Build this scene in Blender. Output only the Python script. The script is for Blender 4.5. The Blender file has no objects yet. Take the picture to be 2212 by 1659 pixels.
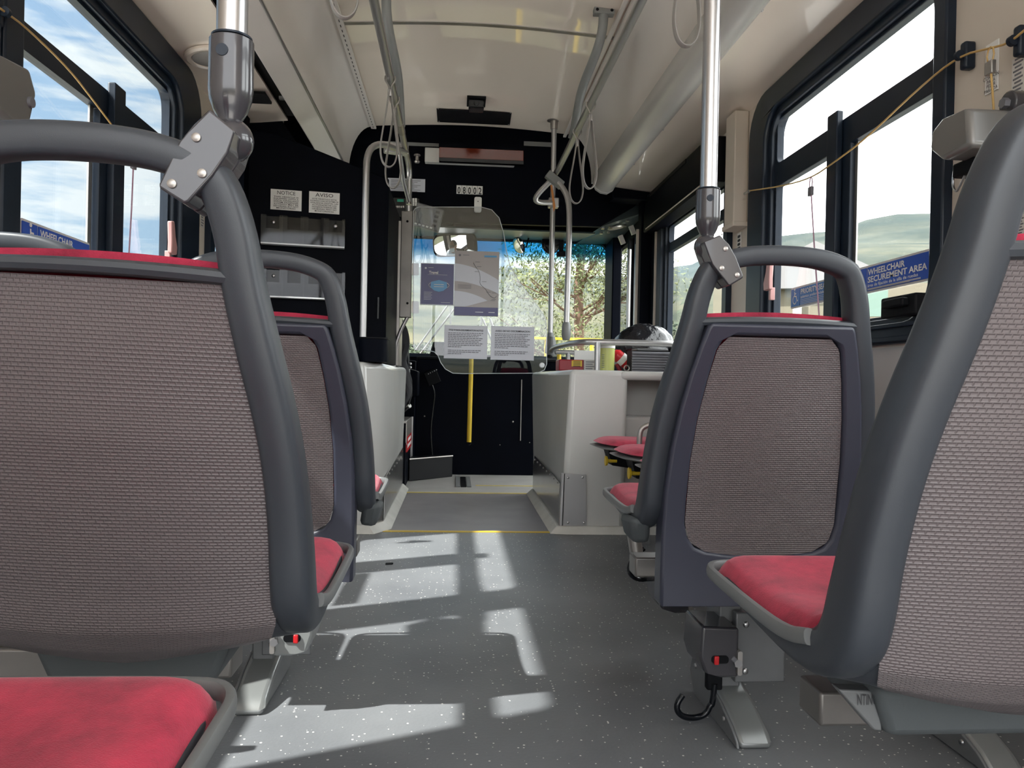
import bpy, bmesh, math, random
from mathutils import Vector, Matrix, noise
from mathutils.geometry import tessellate_polygon
random.seed(7)
SC = bpy.context.scene
COL = SC.collection
PI = math.pi
# ------------------------------------------------------------------ camera model (also used to size things on known planes)
FPX = 1661.0; CH = 0.72
ROLL = math.atan(.021); YAW = math.atan(124.2/FPX); PIT = 4.9/FPX
def ray(px, py):
    c, s = math.cos(ROLL), math.sin(ROLL)
    dx, dy = px-1106, py-829.5
    a = dx*c+dy*s; b = -dx*s+dy*c
    u = -b/FPX; r = a/FPX
    f2 = math.cos(PIT)+math.sin(PIT)*u; u2 = -math.sin(PIT)+math.cos(PIT)*u
    return Vector((math.cos(YAW)*r+math.sin(YAW)*f2, -math.sin(YAW)*r+math.cos(YAW)*f2, u2))
def at(px, py, X=None, Y=None, Z=None):
    d = ray(px, py)
    t = X/d.x if X is not None else (Y/d.y if Y is not None else (Z-CH)/d.z)
    return Vector((d.x*t, d.y*t, CH+d.z*t))
cam = bpy.data.cameras.new('camera'); camo = bpy.data.objects.new('camera', cam); COL.objects.link(camo)
cam.sensor_width = 36; cam.lens = FPX/2212*36; cam.clip_start = .02; cam.clip_end = 3000
fw = ray(1106, 829.5).normalized(); rt = (ray(1206, 829.5)-ray(1106, 829.5)).normalized(); upv = rt.cross(fw).normalized()
m = Matrix((rt, upv, -fw)).transposed().to_4x4(); m.translation = (0, 0, CH)
camo.matrix_world = m
SC.camera = camo
# ------------------------------------------------------------------ materials
def nt(m): return m.node_tree.nodes, m.node_tree.links
def mat(name, col, rough=.5, metal=0, spec=.5, coat=0, sheen=0, emit=None, es=0, bump=None, vary=None, alpha=1):
    m = bpy.data.materials.new(name); m.use_nodes = True
    N, L = nt(m); b = N['Principled BSDF']
    b.inputs['Base Color'].default_value = (*col, 1); b.inputs['Roughness'].default_value = rough
    b.inputs['Metallic'].default_value = metal; b.inputs['Specular IOR Level'].default_value = spec
    b.inputs['Coat Weight'].default_value = coat; b.inputs['Coat Roughness'].default_value = .035
    b.inputs['Alpha'].default_value = alpha
    if sheen: b.inputs['Sheen Weight'].default_value = sheen; b.inputs['Sheen Roughness'].default_value = .4; b.inputs['Sheen Tint'].default_value = (1, .75, .8, 1)
    if emit: b.inputs['Emission Color'].default_value = (*emit, 1); b.inputs['Emission Strength'].default_value = es
    tc = N.new('ShaderNodeTexCoord')
    if bump:
        n = N.new('ShaderNodeTexNoise'); n.inputs['Scale'].default_value = bump[0]; n.inputs['Detail'].default_value = 4
        L.new(tc.outputs['Object'], n.inputs['Vector'])
        bp = N.new('ShaderNodeBump'); bp.inputs['Strength'].default_value = bump[1]; bp.inputs['Distance'].default_value = bump[2] if len(bump) > 2 else .002
        L.new(n.outputs['Fac'], bp.inputs['Height']); L.new(bp.outputs['Normal'], b.inputs['Normal'])
    if vary:
        n = N.new('ShaderNodeTexNoise'); n.inputs['Scale'].default_value = vary[0]; n.inputs['Detail'].default_value = 6
        L.new(tc.outputs['Object'], n.inputs['Vector'])
        r = N.new('ShaderNodeMapRange'); r.inputs['From Min'].default_value = .3; r.inputs['From Max'].default_value = .7
        r.inputs['To Min'].default_value = 1-vary[1]; r.inputs['To Max'].default_value = 1+vary[1]
        L.new(n.outputs['Fac'], r.inputs['Value'])
        mx = N.new('ShaderNodeMix'); mx.data_type = 'RGBA'; mx.blend_type = 'MULTIPLY'; mx.inputs['Factor'].default_value = 1
        mx.inputs['A'].default_value = (*col, 1); L.new(r.outputs['Result'], mx.inputs['B']); L.new(mx.outputs['Result'], b.inputs['Base Color'])
    return m
M = {}
M['cream'] = mat('cream_panel', (.84, .76, .67), .3, coat=1, vary=(1.5, .03))
M['cove'] = mat('cove_panel', (.74, .71, .68), .3, coat=.1, vary=(2, .04))
M['beige'] = mat('beige_wall', (.66, .60, .53), .45, vary=(2, .04), bump=(300, .1))
M['wallgrey'] = mat('grey_wall', (.42, .40, .39), .6, bump=(250, .3), vary=(3, .06))
M['frame'] = mat('window_rubber', (.008, .015, .028), .35, spec=.3, vary=(8, .2))
M['black'] = mat('navy_black_panel', (.0016, .0024, .0055), .5, spec=.05, vary=(3, .3))
M['blackgloss'] = mat('black_gloss', (.004, .005, .007), .2, spec=.3)
M['blackmatte'] = mat('black_matte', (.004, .0045, .006), .6, spec=.15)
M['plastic'] = mat('seat_frame_plastic', (.036, .042, .052), .42, bump=(900, .15, .0005), vary=(5, .08))
M['plasticB'] = mat('seat_back_cover_plastic', (.035, .038, .058), .4, bump=(900, .15, .0005), vary=(5, .06))
M['lip'] = mat('pale_grey_lip', (.14, .147, .15), .4, vary=(9, .08))
M['clamp'] = mat('clamp_plastic', (.042, .041, .048), .2, coat=.35)
M['steel'] = mat('brushed_steel', (.46, .455, .46), .28, metal=1, bump=(40, .05))
M['satin'] = mat('satin_rail', (.48, .475, .475), .32, metal=.85)
M['dullsteel'] = mat('dull_steel', (.38, .36, .34), .38, metal=.8, vary=(6, .15))
M['kick'] = mat('kick_plate', (.50, .50, .50), .22, metal=.95, vary=(4, .1))
M['greypaint'] = mat('grey_paint', (.21, .22, .22), .4, vary=(6, .06))
M['leg'] = mat('grey_leg', (.17, .175, .18), .35, metal=.3, vary=(12, .1))
M['wheelbox'] = mat('moulded_grey_white', (.54, .54, .52), .22, coat=.15, vary=(2.5, .05))
M['skirt'] = mat('pale_skirting', (.55, .54, .50), .45, vary=(10, .1))
M['strap'] = mat('grey_strap', (.30, .29, .28), .4)
M['white'] = mat('white_print', (.82, .82, .80), .5)
M['paper'] = mat('laminated_paper', (.50, .52, .58), .25)
M['ink'] = mat('black_ink', (.02, .02, .025), .5)
M['greyink'] = mat('grey_ink', (.16, .16, .18), .5)
M['signblue'] = mat('sign_blue', (.03, .10, .50), .35)
M['signblue2'] = mat('sign_light_blue', (.04, .19, .56), .35)
M['signedge'] = mat('sign_edge', (.66, .64, .62), .35)
M['navy'] = mat('poster_navy', (.035, .035, .16), .3)
M['postergrey'] = mat('poster_grey', (.36, .33, .32), .3)
M['postblue'] = mat('poster_blue', (.05, .28, .55), .3)
M['red'] = mat('red_gloss', (.55, .015, .02), .3)
M['darkred'] = mat('dark_red', (.25, .01, .02), .35)
M['yellow'] = mat('yellow_paint', (.68, .47, .03), .38)
M['yellowstrip'] = mat('yellow_strip', (.62, .50, .16), .5, vary=(12, .15))
M['cord'] = mat('yellow_cord', (.55, .36, .13), .4)
M['cordv'] = mat('mauve_cord', (.38, .22, .30), .4)
M['pink'] = mat('pink_latch', (.55, .30, .29), .35)
M['orange'] = mat('orange_tag', (.55, .22, .06), .5)
M['led'] = mat('led_display', (.14, .025, .012), .12)
M['green'] = mat('green_display', (.01, .25, .16), .3)
M['bag'] = mat('bin_bag', (.006, .006, .008), .22, bump=(14, .5, .03))
M['liquid'] = mat('yellow_liquid', (.55, .58, .20), .25)
M['foot'] = mat('dull_metal_foot', (.22, .23, .23), .3, metal=.4, coat=.1)
M['mirror'] = mat('mirror_glass', (.9, .9, .9), .01, metal=1)
M['skin'] = mat('skin', (.48, .27, .19), .5)
M['shirt'] = mat('white_shirt', (.75, .77, .80), .8)
M['trousers'] = mat('black_cloth', (.012, .012, .015), .8, bump=(80, .5))
M['maskw'] = mat('white_mask', (.85, .85, .85), .7)
M['olive'] = mat('olive_bracket', (.17, .16, .13), .45, metal=.4)
M['teal'] = mat('dark_teal_header', (.03, .045, .05), .3)
M['stepgrey'] = mat('step_grey', (.006, .0065, .008), .45, spec=.2)
M['grooveshade'] = mat('groove_shade_dark', (.014, .016, .028), .35)  # dark tone for the shaded groove inside the seat frame
M['retr'] = mat('retractor_grey', (.20, .195, .19), .3, metal=.3, coat=.3)
M['poststeel'] = mat('post_steel', (.20, .19, .18), .4, metal=.6, vary=(6, .2))
M['mousegrey'] = mat('grey_fabric', (.07, .08, .085), .8, bump=(60, .5))
M['speaker'] = mat('speaker_grille', (.35, .34, .32), .6, bump=(500, .8))

def plush():
    m = mat('red_plush', (.56, .035, .085), .85, sheen=.25)
    N, L = nt(m); b = N['Principled BSDF']; tc = N.new('ShaderNodeTexCoord')
    n = N.new('ShaderNodeTexNoise'); n.inputs['Scale'].default_value = 14; n.inputs['Detail'].default_value = 10; n.inputs['Roughness'].default_value = .7
    L.new(tc.outputs['Object'], n.inputs['Vector'])
    r = N.new('ShaderNodeValToRGB'); r.color_ramp.elements[0].position = .3; r.color_ramp.elements[1].position = .72
    r.color_ramp.elements[0].color = (.20, .007, .028, 1); r.color_ramp.elements[1].color = (.56, .030, .078, 1)
    L.new(n.outputs['Fac'], r.inputs['Fac']); L.new(r.outputs['Color'], b.inputs['Base Color'])
    n2 = N.new('ShaderNodeTexNoise'); n2.inputs['Scale'].default_value = 800; L.new(tc.outputs['Object'], n2.inputs['Vector'])
    bp = N.new('ShaderNodeBump'); bp.inputs['Strength'].default_value = .4; bp.inputs['Distance'].default_value = .0015
    L.new(n2.outputs['Fac'], bp.inputs['Height']); L.new(bp.outputs['Normal'], b.inputs['Normal'])
    return m
M['plush'] = plush()
def weave():
    m = mat('woven_texture_plastic', (.2, .17, .175), .34)
    N, L = nt(m); b = N['Principled BSDF']; uv = N.new('ShaderNodeUVMap')
    br = N.new('ShaderNodeTexBrick'); br.inputs['Scale'].default_value = 100
    br.inputs['Brick Width'].default_value = .80; br.inputs['Row Height'].default_value = .38; br.inputs['Mortar Size'].default_value = .13; br.inputs['Mortar Smooth'].default_value = 1
    br.inputs['Color1'].default_value = (1, 1, 1, 1); br.inputs['Color2'].default_value = (.9, .9, .9, 1); br.inputs['Mortar'].default_value = (0, 0, 0, 1)
    L.new(uv.outputs['UV'], br.inputs['Vector'])
    bp = N.new('ShaderNodeBump'); bp.inputs['Strength'].default_value = .7; bp.inputs['Distance'].default_value = .0011
    L.new(br.outputs['Color'], bp.inputs['Height']); L.new(bp.outputs['Normal'], b.inputs['Normal'])
    mx = N.new('ShaderNodeMix'); mx.data_type = 'RGBA'; mx.inputs['A'].default_value = (.112, .094, .097, 1); mx.inputs['B'].default_value = (.126, .106, .110, 1)
    L.new(br.outputs['Color'], mx.inputs['Factor']); L.new(mx.outputs['Result'], b.inputs['Base Color'])
    return m
M['weave'] = weave()
def floor_mat():
    m = mat('speckled_vinyl', (.16, .165, .175), .42)
    N, L = nt(m); b = N['Principled BSDF']; tc = N.new('ShaderNodeTexCoord')
    v = N.new('ShaderNodeTexVoronoi'); v.inputs['Scale'].default_value = 85
    L.new(tc.outputs['Object'], v.inputs['Vector'])
    nz = N.new('ShaderNodeTexNoise'); nz.inputs['Scale'].default_value = 2.2; nz.inputs['Detail'].default_value = 5; L.new(tc.outputs['Object'], nz.inputs['Vector'])
    # random per-cell radius keeps only some specks
    sep = N.new('ShaderNodeSeparateColor'); L.new(v.outputs['Color'], sep.inputs['Color'])
    mr = N.new('ShaderNodeMapRange'); mr.inputs['From Min'].default_value = .35; mr.inputs['From Max'].default_value = 1
    mr.inputs['To Min'].default_value = 0; mr.inputs['To Max'].default_value = .22; L.new(sep.outputs['Red'], mr.inputs['Value'])
    lt = N.new('ShaderNodeMath'); lt.operation = 'LESS_THAN'; L.new(v.outputs['Distance'], lt.inputs[0]); L.new(mr.outputs['Result'], lt.inputs[1])
    r = N.new('ShaderNodeValToRGB'); r.color_ramp.elements[0].position = .3; r.color_ramp.elements[1].position = .7
    r.color_ramp.elements[0].color = (.118, .125, .136, 1); r.color_ramp.elements[1].color = (.185, .193, .204, 1); L.new(nz.outputs['Fac'], r.inputs['Fac'])
    mx = N.new('ShaderNodeMix'); mx.data_type = 'RGBA'; mx.inputs['B'].default_value = (.75, .74, .7, 1)
    L.new(lt.outputs[0], mx.inputs['Factor']); L.new(r.outputs['Color'], mx.inputs['A']); L.new(mx.outputs['Result'], b.inputs['Base Color'])
    n3 = N.new('ShaderNodeTexNoise'); n3.inputs['Scale'].default_value = 120; L.new(tc.outputs['Object'], n3.inputs['Vector'])
    bp = N.new('ShaderNodeBump'); bp.inputs['Strength'].default_value = .25; bp.inputs['Distance'].default_value = .002
    L.new(n3.outputs['Fac'], bp.inputs['Height']); L.new(bp.outputs['Normal'], b.inputs['Normal'])
    return m
M['floor'] = floor_mat()
M['rampfloor'] = mat('ramp_vinyl', (.21, .195, .205), .4, vary=(6, .12), bump=(120, .2))
M['frontfloor'] = mat('front_vinyl', (.45, .44, .42), .35, vary=(5, .12))
def clear(name, tint, refl=1.0, rough=0.0, band=None):
    m = bpy.data.materials.new(name); m.use_nodes = True; N, L = nt(m); N.clear()
    o = N.new('ShaderNodeOutputMaterial'); t = N.new('ShaderNodeBsdfTransparent'); g = N.new('ShaderNodeBsdfGlossy'); mx = N.new('ShaderNodeMixShader')
    t.inputs['Color'].default_value = (*tint, 1); g.inputs['Roughness'].default_value = rough
    f = N.new('ShaderNodeLayerWeight'); f.inputs['Blend'].default_value = .5
    pw = N.new('ShaderNodeMath'); pw.operation = 'POWER'; pw.inputs[1].default_value = 5; L.new(f.outputs['Facing'], pw.inputs[0])
    ma = N.new('ShaderNodeMath'); ma.operation = 'MULTIPLY_ADD'; ma.inputs[1].default_value = .96; ma.inputs[2].default_value = .04; L.new(pw.outputs[0], ma.inputs[0])
    mu = N.new('ShaderNodeMath'); mu.operation = 'MULTIPLY'; mu.inputs[1].default_value = refl; L.new(ma.outputs[0], mu.inputs[0])
    L.new(mu.outputs[0], mx.inputs['Fac']); L.new(t.outputs[0], mx.inputs[1]); L.new(g.outputs[0], mx.inputs[2]); L.new(mx.outputs[0], o.inputs['Surface'])
    if band:   # dyed shade band along the top of the windscreen
        geo = N.new('ShaderNodeNewGeometry'); s = N.new('ShaderNodeSeparateXYZ'); L.new(geo.outputs['Position'], s.inputs[0])
        mr = N.new('ShaderNodeMapRange'); mr.inputs['From Min'].default_value = band[0]; mr.inputs['From Max'].default_value = band[1]; L.new(s.outputs['Z'], mr.inputs['Value'])
        mc = N.new('ShaderNodeMix'); mc.data_type = 'RGBA'; mc.inputs['A'].default_value = (*tint, 1); mc.inputs['B'].default_value = (.13, .42, .62, 1)
        L.new(mr.outputs['Result'], mc.inputs['Factor']); L.new(mc.outputs['Result'], t.inputs['Color'])
    return m
M['glass'] = clear('window_glass', (.93, .95, .95), .8)
M['screen'] = clear('windscreen_glass', (.93, .95, .93), .8, band=(1.70, 1.80))
M['acrylic'] = clear('acrylic', (.82, .84, .86), 1.2)
M['acrylicedge'] = mat('acrylic_edge', (.75, .78, .80), .2)
M['holder'] = clear('holder_acrylic', (.80, .81, .83), .34, .04)

# ------------------------------------------------------------------ mesh builder
class MB:
    def __init__(s): s.v = []; s.f = []; s.uv = {}
    def box(s, a, b):
        a, b = Vector(a), Vector(b); x0, x1 = sorted((a.x, b.x)); y0, y1 = sorted((a.y, b.y)); z0, z1 = sorted((a.z, b.z)); n = len(s.v)
        s.v += [(x0, y0, z0), (x1, y0, z0), (x1, y1, z0), (x0, y1, z0), (x0, y0, z1), (x1, y0, z1), (x1, y1, z1), (x0, y1, z1)]
        s.f += [[n+i for i in q] for q in ((0, 3, 2, 1), (4, 5, 6, 7), (0, 1, 5, 4), (1, 2, 6, 5), (2, 3, 7, 6), (3, 0, 4, 7))]; return s
    def hexa(s, bot, top):
        n = len(s.v); s.v += [tuple(p) for p in bot]+[tuple(p) for p in top]; k = len(bot)
        s.f.append([n+i for i in reversed(range(k))]); s.f.append([n+k+i for i in range(k)])
        for i in range(k): j = (i+1) % k; s.f.append([n+i, n+j, n+k+j, n+k+i])
        return s
    def obox(s, c, ax, ay, az):   # oriented box: centre and half-axis vectors
        c, ax, ay, az = map(Vector, (c, ax, ay, az))
        return s.hexa([c-ax-ay-az, c+ax-ay-az, c+ax+ay-az, c-ax+ay-az], [c-ax-ay+az, c+ax-ay+az, c+ax+ay+az, c-ax+ay+az])
    def ring(s, c, u, v, a, b, n, p=2.0):
        r = []
        for i in range(n):
            t = 2*PI*i/n; ct, st = math.cos(t), math.sin(t)
            x = math.copysign(abs(ct)**(2/p), ct)*a; y = math.copysign(abs(st)**(2/p), st)*b
            s.v.append(tuple(c+u*x+v*y)); r.append(len(s.v)-1)
        return r
    def sweep(s, path, N0, sizes, n=14, p=2.0, cyclic=False, cap=True):
        path = [Vector(q) for q in path]; K = len(path); rings = []
        for i in range(K):
            if cyclic: T = path[(i+1) % K]-path[i-1]
            else: T = path[min(i+1, K-1)]-path[max(i-1, 0)]
            T.normalize(); Nn = Vector(N0[i] if isinstance(N0, list) else N0)
            B = T.cross(Nn)
            if B.length < 1e-4: B = T.cross(Vector((.3, .9, .1)))
            B.normalize(); Nn = B.cross(T).normalized()
            a, b = sizes[i] if isinstance(sizes, list) else sizes
            rings.append(s.ring(path[i], B, Nn, a, b, n, p))
        for i in range(K if cyclic else K-1):
            A, Bq = rings[i], rings[(i+1) % K]
            for j in range(n): k = (j+1) % n; s.f.append([A[j], A[k], Bq[k], Bq[j]])
        if cap and not cyclic: s.f.append(list(reversed(rings[0]))); s.f.append(rings[-1])
        return s
    def tube(s, path, r, n=12, cyclic=False):
        path = [Vector(q) for q in path]; K = len(path)
        T = (path[1]-path[0]).normalized(); N = T.cross(Vector((0, 0, 1)))
        if N.length < .1: N = T.cross(Vector((0, 1, 0)))
        N.normalize(); Ns = []
        for i in range(K):
            T2 = (path[(i+1) % K]-path[i-1]) if cyclic else (path[min(i+1, K-1)]-path[max(i-1, 0)])
            T2.normalize(); N = (N-T2*N.dot(T2)).normalized(); Ns.append(N.copy())
        rr = r if isinstance(r, list) else [r]*K
        return s.sweep(path, Ns, [(q, q) for q in rr], n, 2.0, cyclic)
    def cyl(s, a, b, r, n=20, r2=None):
        return s.tube([a, b], [r, r if r2 is None else r2], n)
    def lathe(s, c, axis, prof, n=24):   # prof: (distance along axis, radius)
        c = Vector(c); axis = Vector(axis).normalized(); u = axis.orthogonal().normalized(); v = axis.cross(u)
        R = [s.ring(c+axis*h, u, v, max(r, 1e-4), max(r, 1e-4), n) for h, r in prof]
        for A, B in zip(R, R[1:]):
            for j in range(n): k = (j+1) % n; s.f.append([A[j], A[k], B[k], B[j]])
        s.f.append(list(reversed(R[0]))); s.f.append(R[-1]); return s
    def ell(s, c, r, nu=20, nv=12, rot=None):
        c = Vector(c); rows = []
        for i in range(nv+1):
            ph = PI*i/nv; row = []
            for j in range(nu):
                th = 2*PI*j/nu; q = Vector((r[0]*math.sin(ph)*math.cos(th), r[1]*math.sin(ph)*math.sin(th), r[2]*math.cos(ph)))
                if rot: q = rot @ q
                s.v.append(tuple(c+q)); row.append(len(s.v)-1)
            rows.append(row)
        for A, B in zip(rows, rows[1:]):
            for j in range(nu): k = (j+1) % nu; s.f.append([A[j], B[j], B[k], A[k]])
        return s
    def grid(s, fn, nu, nv, uvs=None, flip=False):
        base = len(s.v)
        for j in range(nv+1):
            for i in range(nu+1): s.v.append(tuple(fn(i/nu, j/nv)))
        for j in range(nv):
            for i in range(nu):
                a = base+j*(nu+1)+i; q = [a, a+1, a+nu+2, a+nu+1]
                if flip: q.reverse()
                if uvs: s.uv[len(s.f)] = [uvs(((k-base) % (nu+1))/nu, ((k-base)//(nu+1))/nv) for k in q]
                s.f.append(q)
        return s
    def plate(s, outer, holes, w0, w1, fn):
        loops = [outer]+list(holes); flat = [p for l in loops for p in l]
        tris = tessellate_polygon([[Vector((p[0], p[1], 0)) for p in l] for l in loops])
        n = len(s.v); K = len(flat)
        s.v += [tuple(fn(p[0], p[1], w0)) for p in flat]+[tuple(fn(p[0], p[1], w1)) for p in flat]
        for t in tris: s.f.append([n+i for i in t]); s.f.append([n+K+i for i in reversed(t)])
        o = n
        for l in loops:
            k = len(l)
            for i in range(k): j = (i+1) % k; s.f.append([o+i, o+j, o+K+j, o+K+i])
            o += k
        return s
    def mesh(s, name):
        me = bpy.data.meshes.new(name); me.from_pydata(s.v, [], s.f)
        if s.uv:
            l = me.uv_layers.new(name='UVMap')
            for p in me.polygons:
                if p.index in s.uv:
                    for li, c in zip(p.loop_indices, s.uv[p.index]): l.data[li].uv = c
        bm = bmesh.new(); bm.from_mesh(me)
        bmesh.ops.remove_doubles(bm, verts=bm.verts, dist=1e-6)
        bmesh.ops.recalc_face_normals(bm, faces=bm.faces); bm.to_mesh(me); bm.free()
        return me
def wloc(o):
    v = Vector((0, 0, 0))
    while o: v += o.location; o = o.parent
    return v
def put(name, mb, m, parent=None, bevel=0, smooth=True, kind=None, label=None, cat=None, group=None, subsurf=0, seg=2):
    me = mb.mesh(name) if isinstance(mb, MB) else mb
    if parent:
        off = wloc(parent)
        if off.length: me.transform(Matrix.Translation(-off))
        o = bpy.data.objects.new(name, me)
    else:
        c = Vector((0, 0, 0)); zmin = 1e9
        if kind is None and len(me.vertices):
            xs = [v.co.x for v in me.vertices]; ys = [v.co.y for v in me.vertices]; zmin = min(v.co.z for v in me.vertices)
            c = Vector(((min(xs)+max(xs))/2, (min(ys)+max(ys))/2, zmin)); me.transform(Matrix.Translation(-c))
        o = bpy.data.objects.new(name, me); o.location = c
    COL.objects.link(o); o.parent = parent
    me.materials.append(M[m] if isinstance(m, str) else m)
    if smooth:
        for p in me.polygons: p.use_smooth = True
        me.set_sharp_from_angle(angle=math.radians(38))
    if bevel:
        b = o.modifiers.new('bevel', 'BEVEL'); b.width = bevel; b.segments = seg; b.limit_method = 'ANGLE'; b.angle_limit = math.radians(40); b.harden_normals = False
    if subsurf:
        b = o.modifiers.new('sub', 'SUBSURF'); b.levels = subsurf; b.render_levels = subsurf
    tag(o, label, cat, group, kind)
    return o
def tag(o, label=None, cat=None, group=None, kind=None):
    if label: o['label'] = label
    if cat: o['category'] = cat
    if group: o['group'] = group
    if kind: o['kind'] = kind
    return o
def thing(name, loc, label, cat, group=None):
    o = bpy.data.objects.new(name, None); COL.objects.link(o); o.location = loc; o.empty_display_size = .05
    return tag(o, label, cat, group)
def struct(name, mb, m, parent=None, **k): return put(name, mb, m, parent, kind=None if parent else 'structure', **k)
def rrect(u0, v0, u1, v1, r, n=6):
    P = []
    for cx, cy, a in ((u1-r, v1-r, 0), (u0+r, v1-r, 90), (u0+r, v0+r, 180), (u1-r, v0+r, 270)):
        for i in range(n+1): t = math.radians(a+90*i/n); P.append((cx+r*math.cos(t), cy+r*math.sin(t)))
    return P
def smoothpath(P, it=2, cyclic=False):
    P = [Vector(p) for p in P]
    for _ in range(it):
        Q = []; K = len(P)
        if not cyclic: Q.append(P[0])
        for i in range(K if cyclic else K-1):
            a, b = P[i], P[(i+1) % K]; Q += [a*.75+b*.25, a*.25+b*.75]
        if not cyclic: Q.append(P[-1])
        P = Q
    return P
def interp(x, T):
    if x <= T[0][0]: return T[0][1:]
    for a, b in zip(T, T[1:]):
        if x <= b[0]:
            t = (x-a[0])/(b[0]-a[0]); return tuple(p+(q-p)*t for p, q in zip(a[1:], b[1:]))
    return T[-1][1:]
def text_mesh(s, size, u, v, origin, align='LEFT', width=None, lines=1.0, weight=0):
    c = bpy.data.curves.new('lettering', 'FONT'); c.body = s; c.size = size; c.align_x = align; c.align_y = 'TOP'; c.space_line = lines; c.offset = weight; c.resolution_u = 2
    o = bpy.data.objects.new('t', c); COL.objects.link(o)
    dg = bpy.context.evaluated_depsgraph_get(); me = bpy.data.meshes.new_from_object(o.evaluated_get(dg)); bpy.data.objects.remove(o)
    u, v = Vector(u).normalized(), Vector(v).normalized()
    sc = 1
    if width and len(me.vertices):
        xs = [q.co.x for q in me.vertices]; sc = width/max(1e-6, max(xs)-min(xs))
        if align == 'LEFT':
            mn = min(xs)
            for q in me.vertices: q.co.x -= mn
    w = u.cross(v)
    mt = Matrix((u*sc, v, w)).transposed().to_4x4(); mt.translation = Vector(origin)
    me.transform(mt); return me
def copy_tree(o, parent=None):
    c = o.copy(); COL.objects.link(c); c.parent = parent
    for ch in [x for x in bpy.data.objects if x.parent == o]: copy_tree(ch, c)
    return c
# ================================================================== THE BUS SHELL
XL, XR = -1.14, 1.30
YB = -1.2
def yz(X, s): return lambda y, z, w: (X+s*w, y, z)
def xz(Y): return lambda x, z, w: (x, Y+w, z)
# side walls with window openings
hl = [rrect(1.08, .90, 1.91, 1.92, .08), rrect(2.02, .88, 3.38, 1.94, .16), rrect(3.64, .90, 4.80, 1.86, .08), rrect(5.0, .90, 6.2, 1.86, .08)]
struct('wall_left', MB().plate([(YB, 0), (6.45, 0), (6.45, 2.42), (YB, 2.42)], hl, 0, .06, yz(XL, -1)), 'beige')
hr = [rrect(.20, .90, 1.45, 1.92, .12), rrect(1.98, .88, 3.26, 1.93, .16), rrect(3.66, .88, 4.82, 1.84, .05)]
struct('wall_right', MB().plate([(YB, 0), (5.0, 0), (5.0, 2.42), (YB, 2.42)], hr, 0, .06, yz(XR, 1)), 'beige')
struct('trim_1', MB().box((XR-.012, YB, .0), (XR, 3.6, .845)).box((XL, YB, 0), (XL+.012, 3.6, .845)), 'wallgrey')
# the lower walls' grey lining is one panel on each side
# floor
struct('floor', MB().box((XL-.06, YB, -.04), (XR+.06, 3.68, 0)), 'floor', smooth=False)
struct('floor', MB().box((XL-.06, 3.68, -.04), (XR+.06, 4.92, 0)), 'rampfloor', smooth=False)
struct('floor', MB().box((XL-.06, 4.92, -.04), (XR+.06, 6.45, 0)), 'frontfloor', smooth=False)
# ceiling
YC = 5.0
def arc(cx, cz, rx, rz, a0, a1, n=10):
    return [(cx+rx*math.cos(math.radians(a0+(a1-a0)*i/n)), cz+rz*math.sin(math.radians(a0+(a1-a0)*i/n))) for i in range(n+1)]
def strip(prof, y0, y1, th=.012):
    mb = MB(); P = [Vector((p[0], p[1])) for p in prof]; K = len(P); nrm = []
    for i in range(K):
        t = P[min(i+1, K-1)]-P[max(i-1, 0)]; t.normalize(); nrm.append(Vector((-t.y, t.x)))
    if nrm[K//2].y < 0: nrm = [-q for q in nrm]
    Q = [p+q*th for p, q in zip(P, nrm)]
    for y in (y0, y1):
        mb.v += [(p.x, y, p.y) for p in P]+[(p.x, y, p.y) for p in Q]
    n = 2*K
    for i in range(K-1):
        mb.f += [[i, i+1, n+i+1, n+i], [K+i, n+K+i, n+K+i+1, K+i+1], [i, K+i, K+i+1, i+1], [n+i, n+i+1, n+K+i+1, n+K+i]]
    mb.f += [[0, n, n+K, K], [K-1, 2*K-1, n+2*K-1, n+K-1]]
    return mb
mid = [(-.56+1.287*i/16, 2.345+.03*math.sin(PI*i/16)) for i in range(17)]
struct('ceiling', strip(mid, YB, 3.572), 'cream')
struct('ceiling', strip(mid, 3.58, YC), 'cream')
struct('trim_2', strip([(x, z-.004) for x, z in mid], 3.562, 3.590, .004), 'dullsteel')
struct('ceiling', strip(arc(-.56, 2.04, .145, .30, 180, 94), YB, YC), 'cove')
struct('ceiling', strip(arc(.727, 2.03, .141, .312, 0, 86), YB, YC), 'cove')
# soffits above the windows
struct('ceiling', strip([(-1.14, 1.985), (-1.12, 1.995), (-1.0, 2.005), (-.87, 2.02)], YB, 3.98), 'cream')
struct('ceiling', strip([(1.30, 1.96), (1.26, 1.975), (1.13, 1.985), (.99, 2.0)], YB, 4.95), 'cream')
struct('ceiling', MB().box((-1.2, YB, 2.43), (1.36, 6.45, 2.47)), 'cove')
# perforated and plain aluminium strips along the coves
pf = MB().box((-.567, YB, 2.325), (-.535, YC, 2.337))
struct('trim_3', pf, 'cove')
sl = MB()
for i in range(92): sl.box((-.553, .4+i*.05, 2.3235), (-.549, .422+i*.05, 2.3252))
struct('perforation', sl, 'ink', bpy.data.objects['trim_3'])
struct('trim_4', MB().box((.675, YB, 2.325), (.695, YC, 2.338)).box((.708, YB, 2.322), (.73, YC, 2.338)), 'cove', bevel=.002)
struct('trim_5', MB().box((-.90, YB, 2.045), (-.80, 3.98, 2.06)), 'blackmatte')
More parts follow.
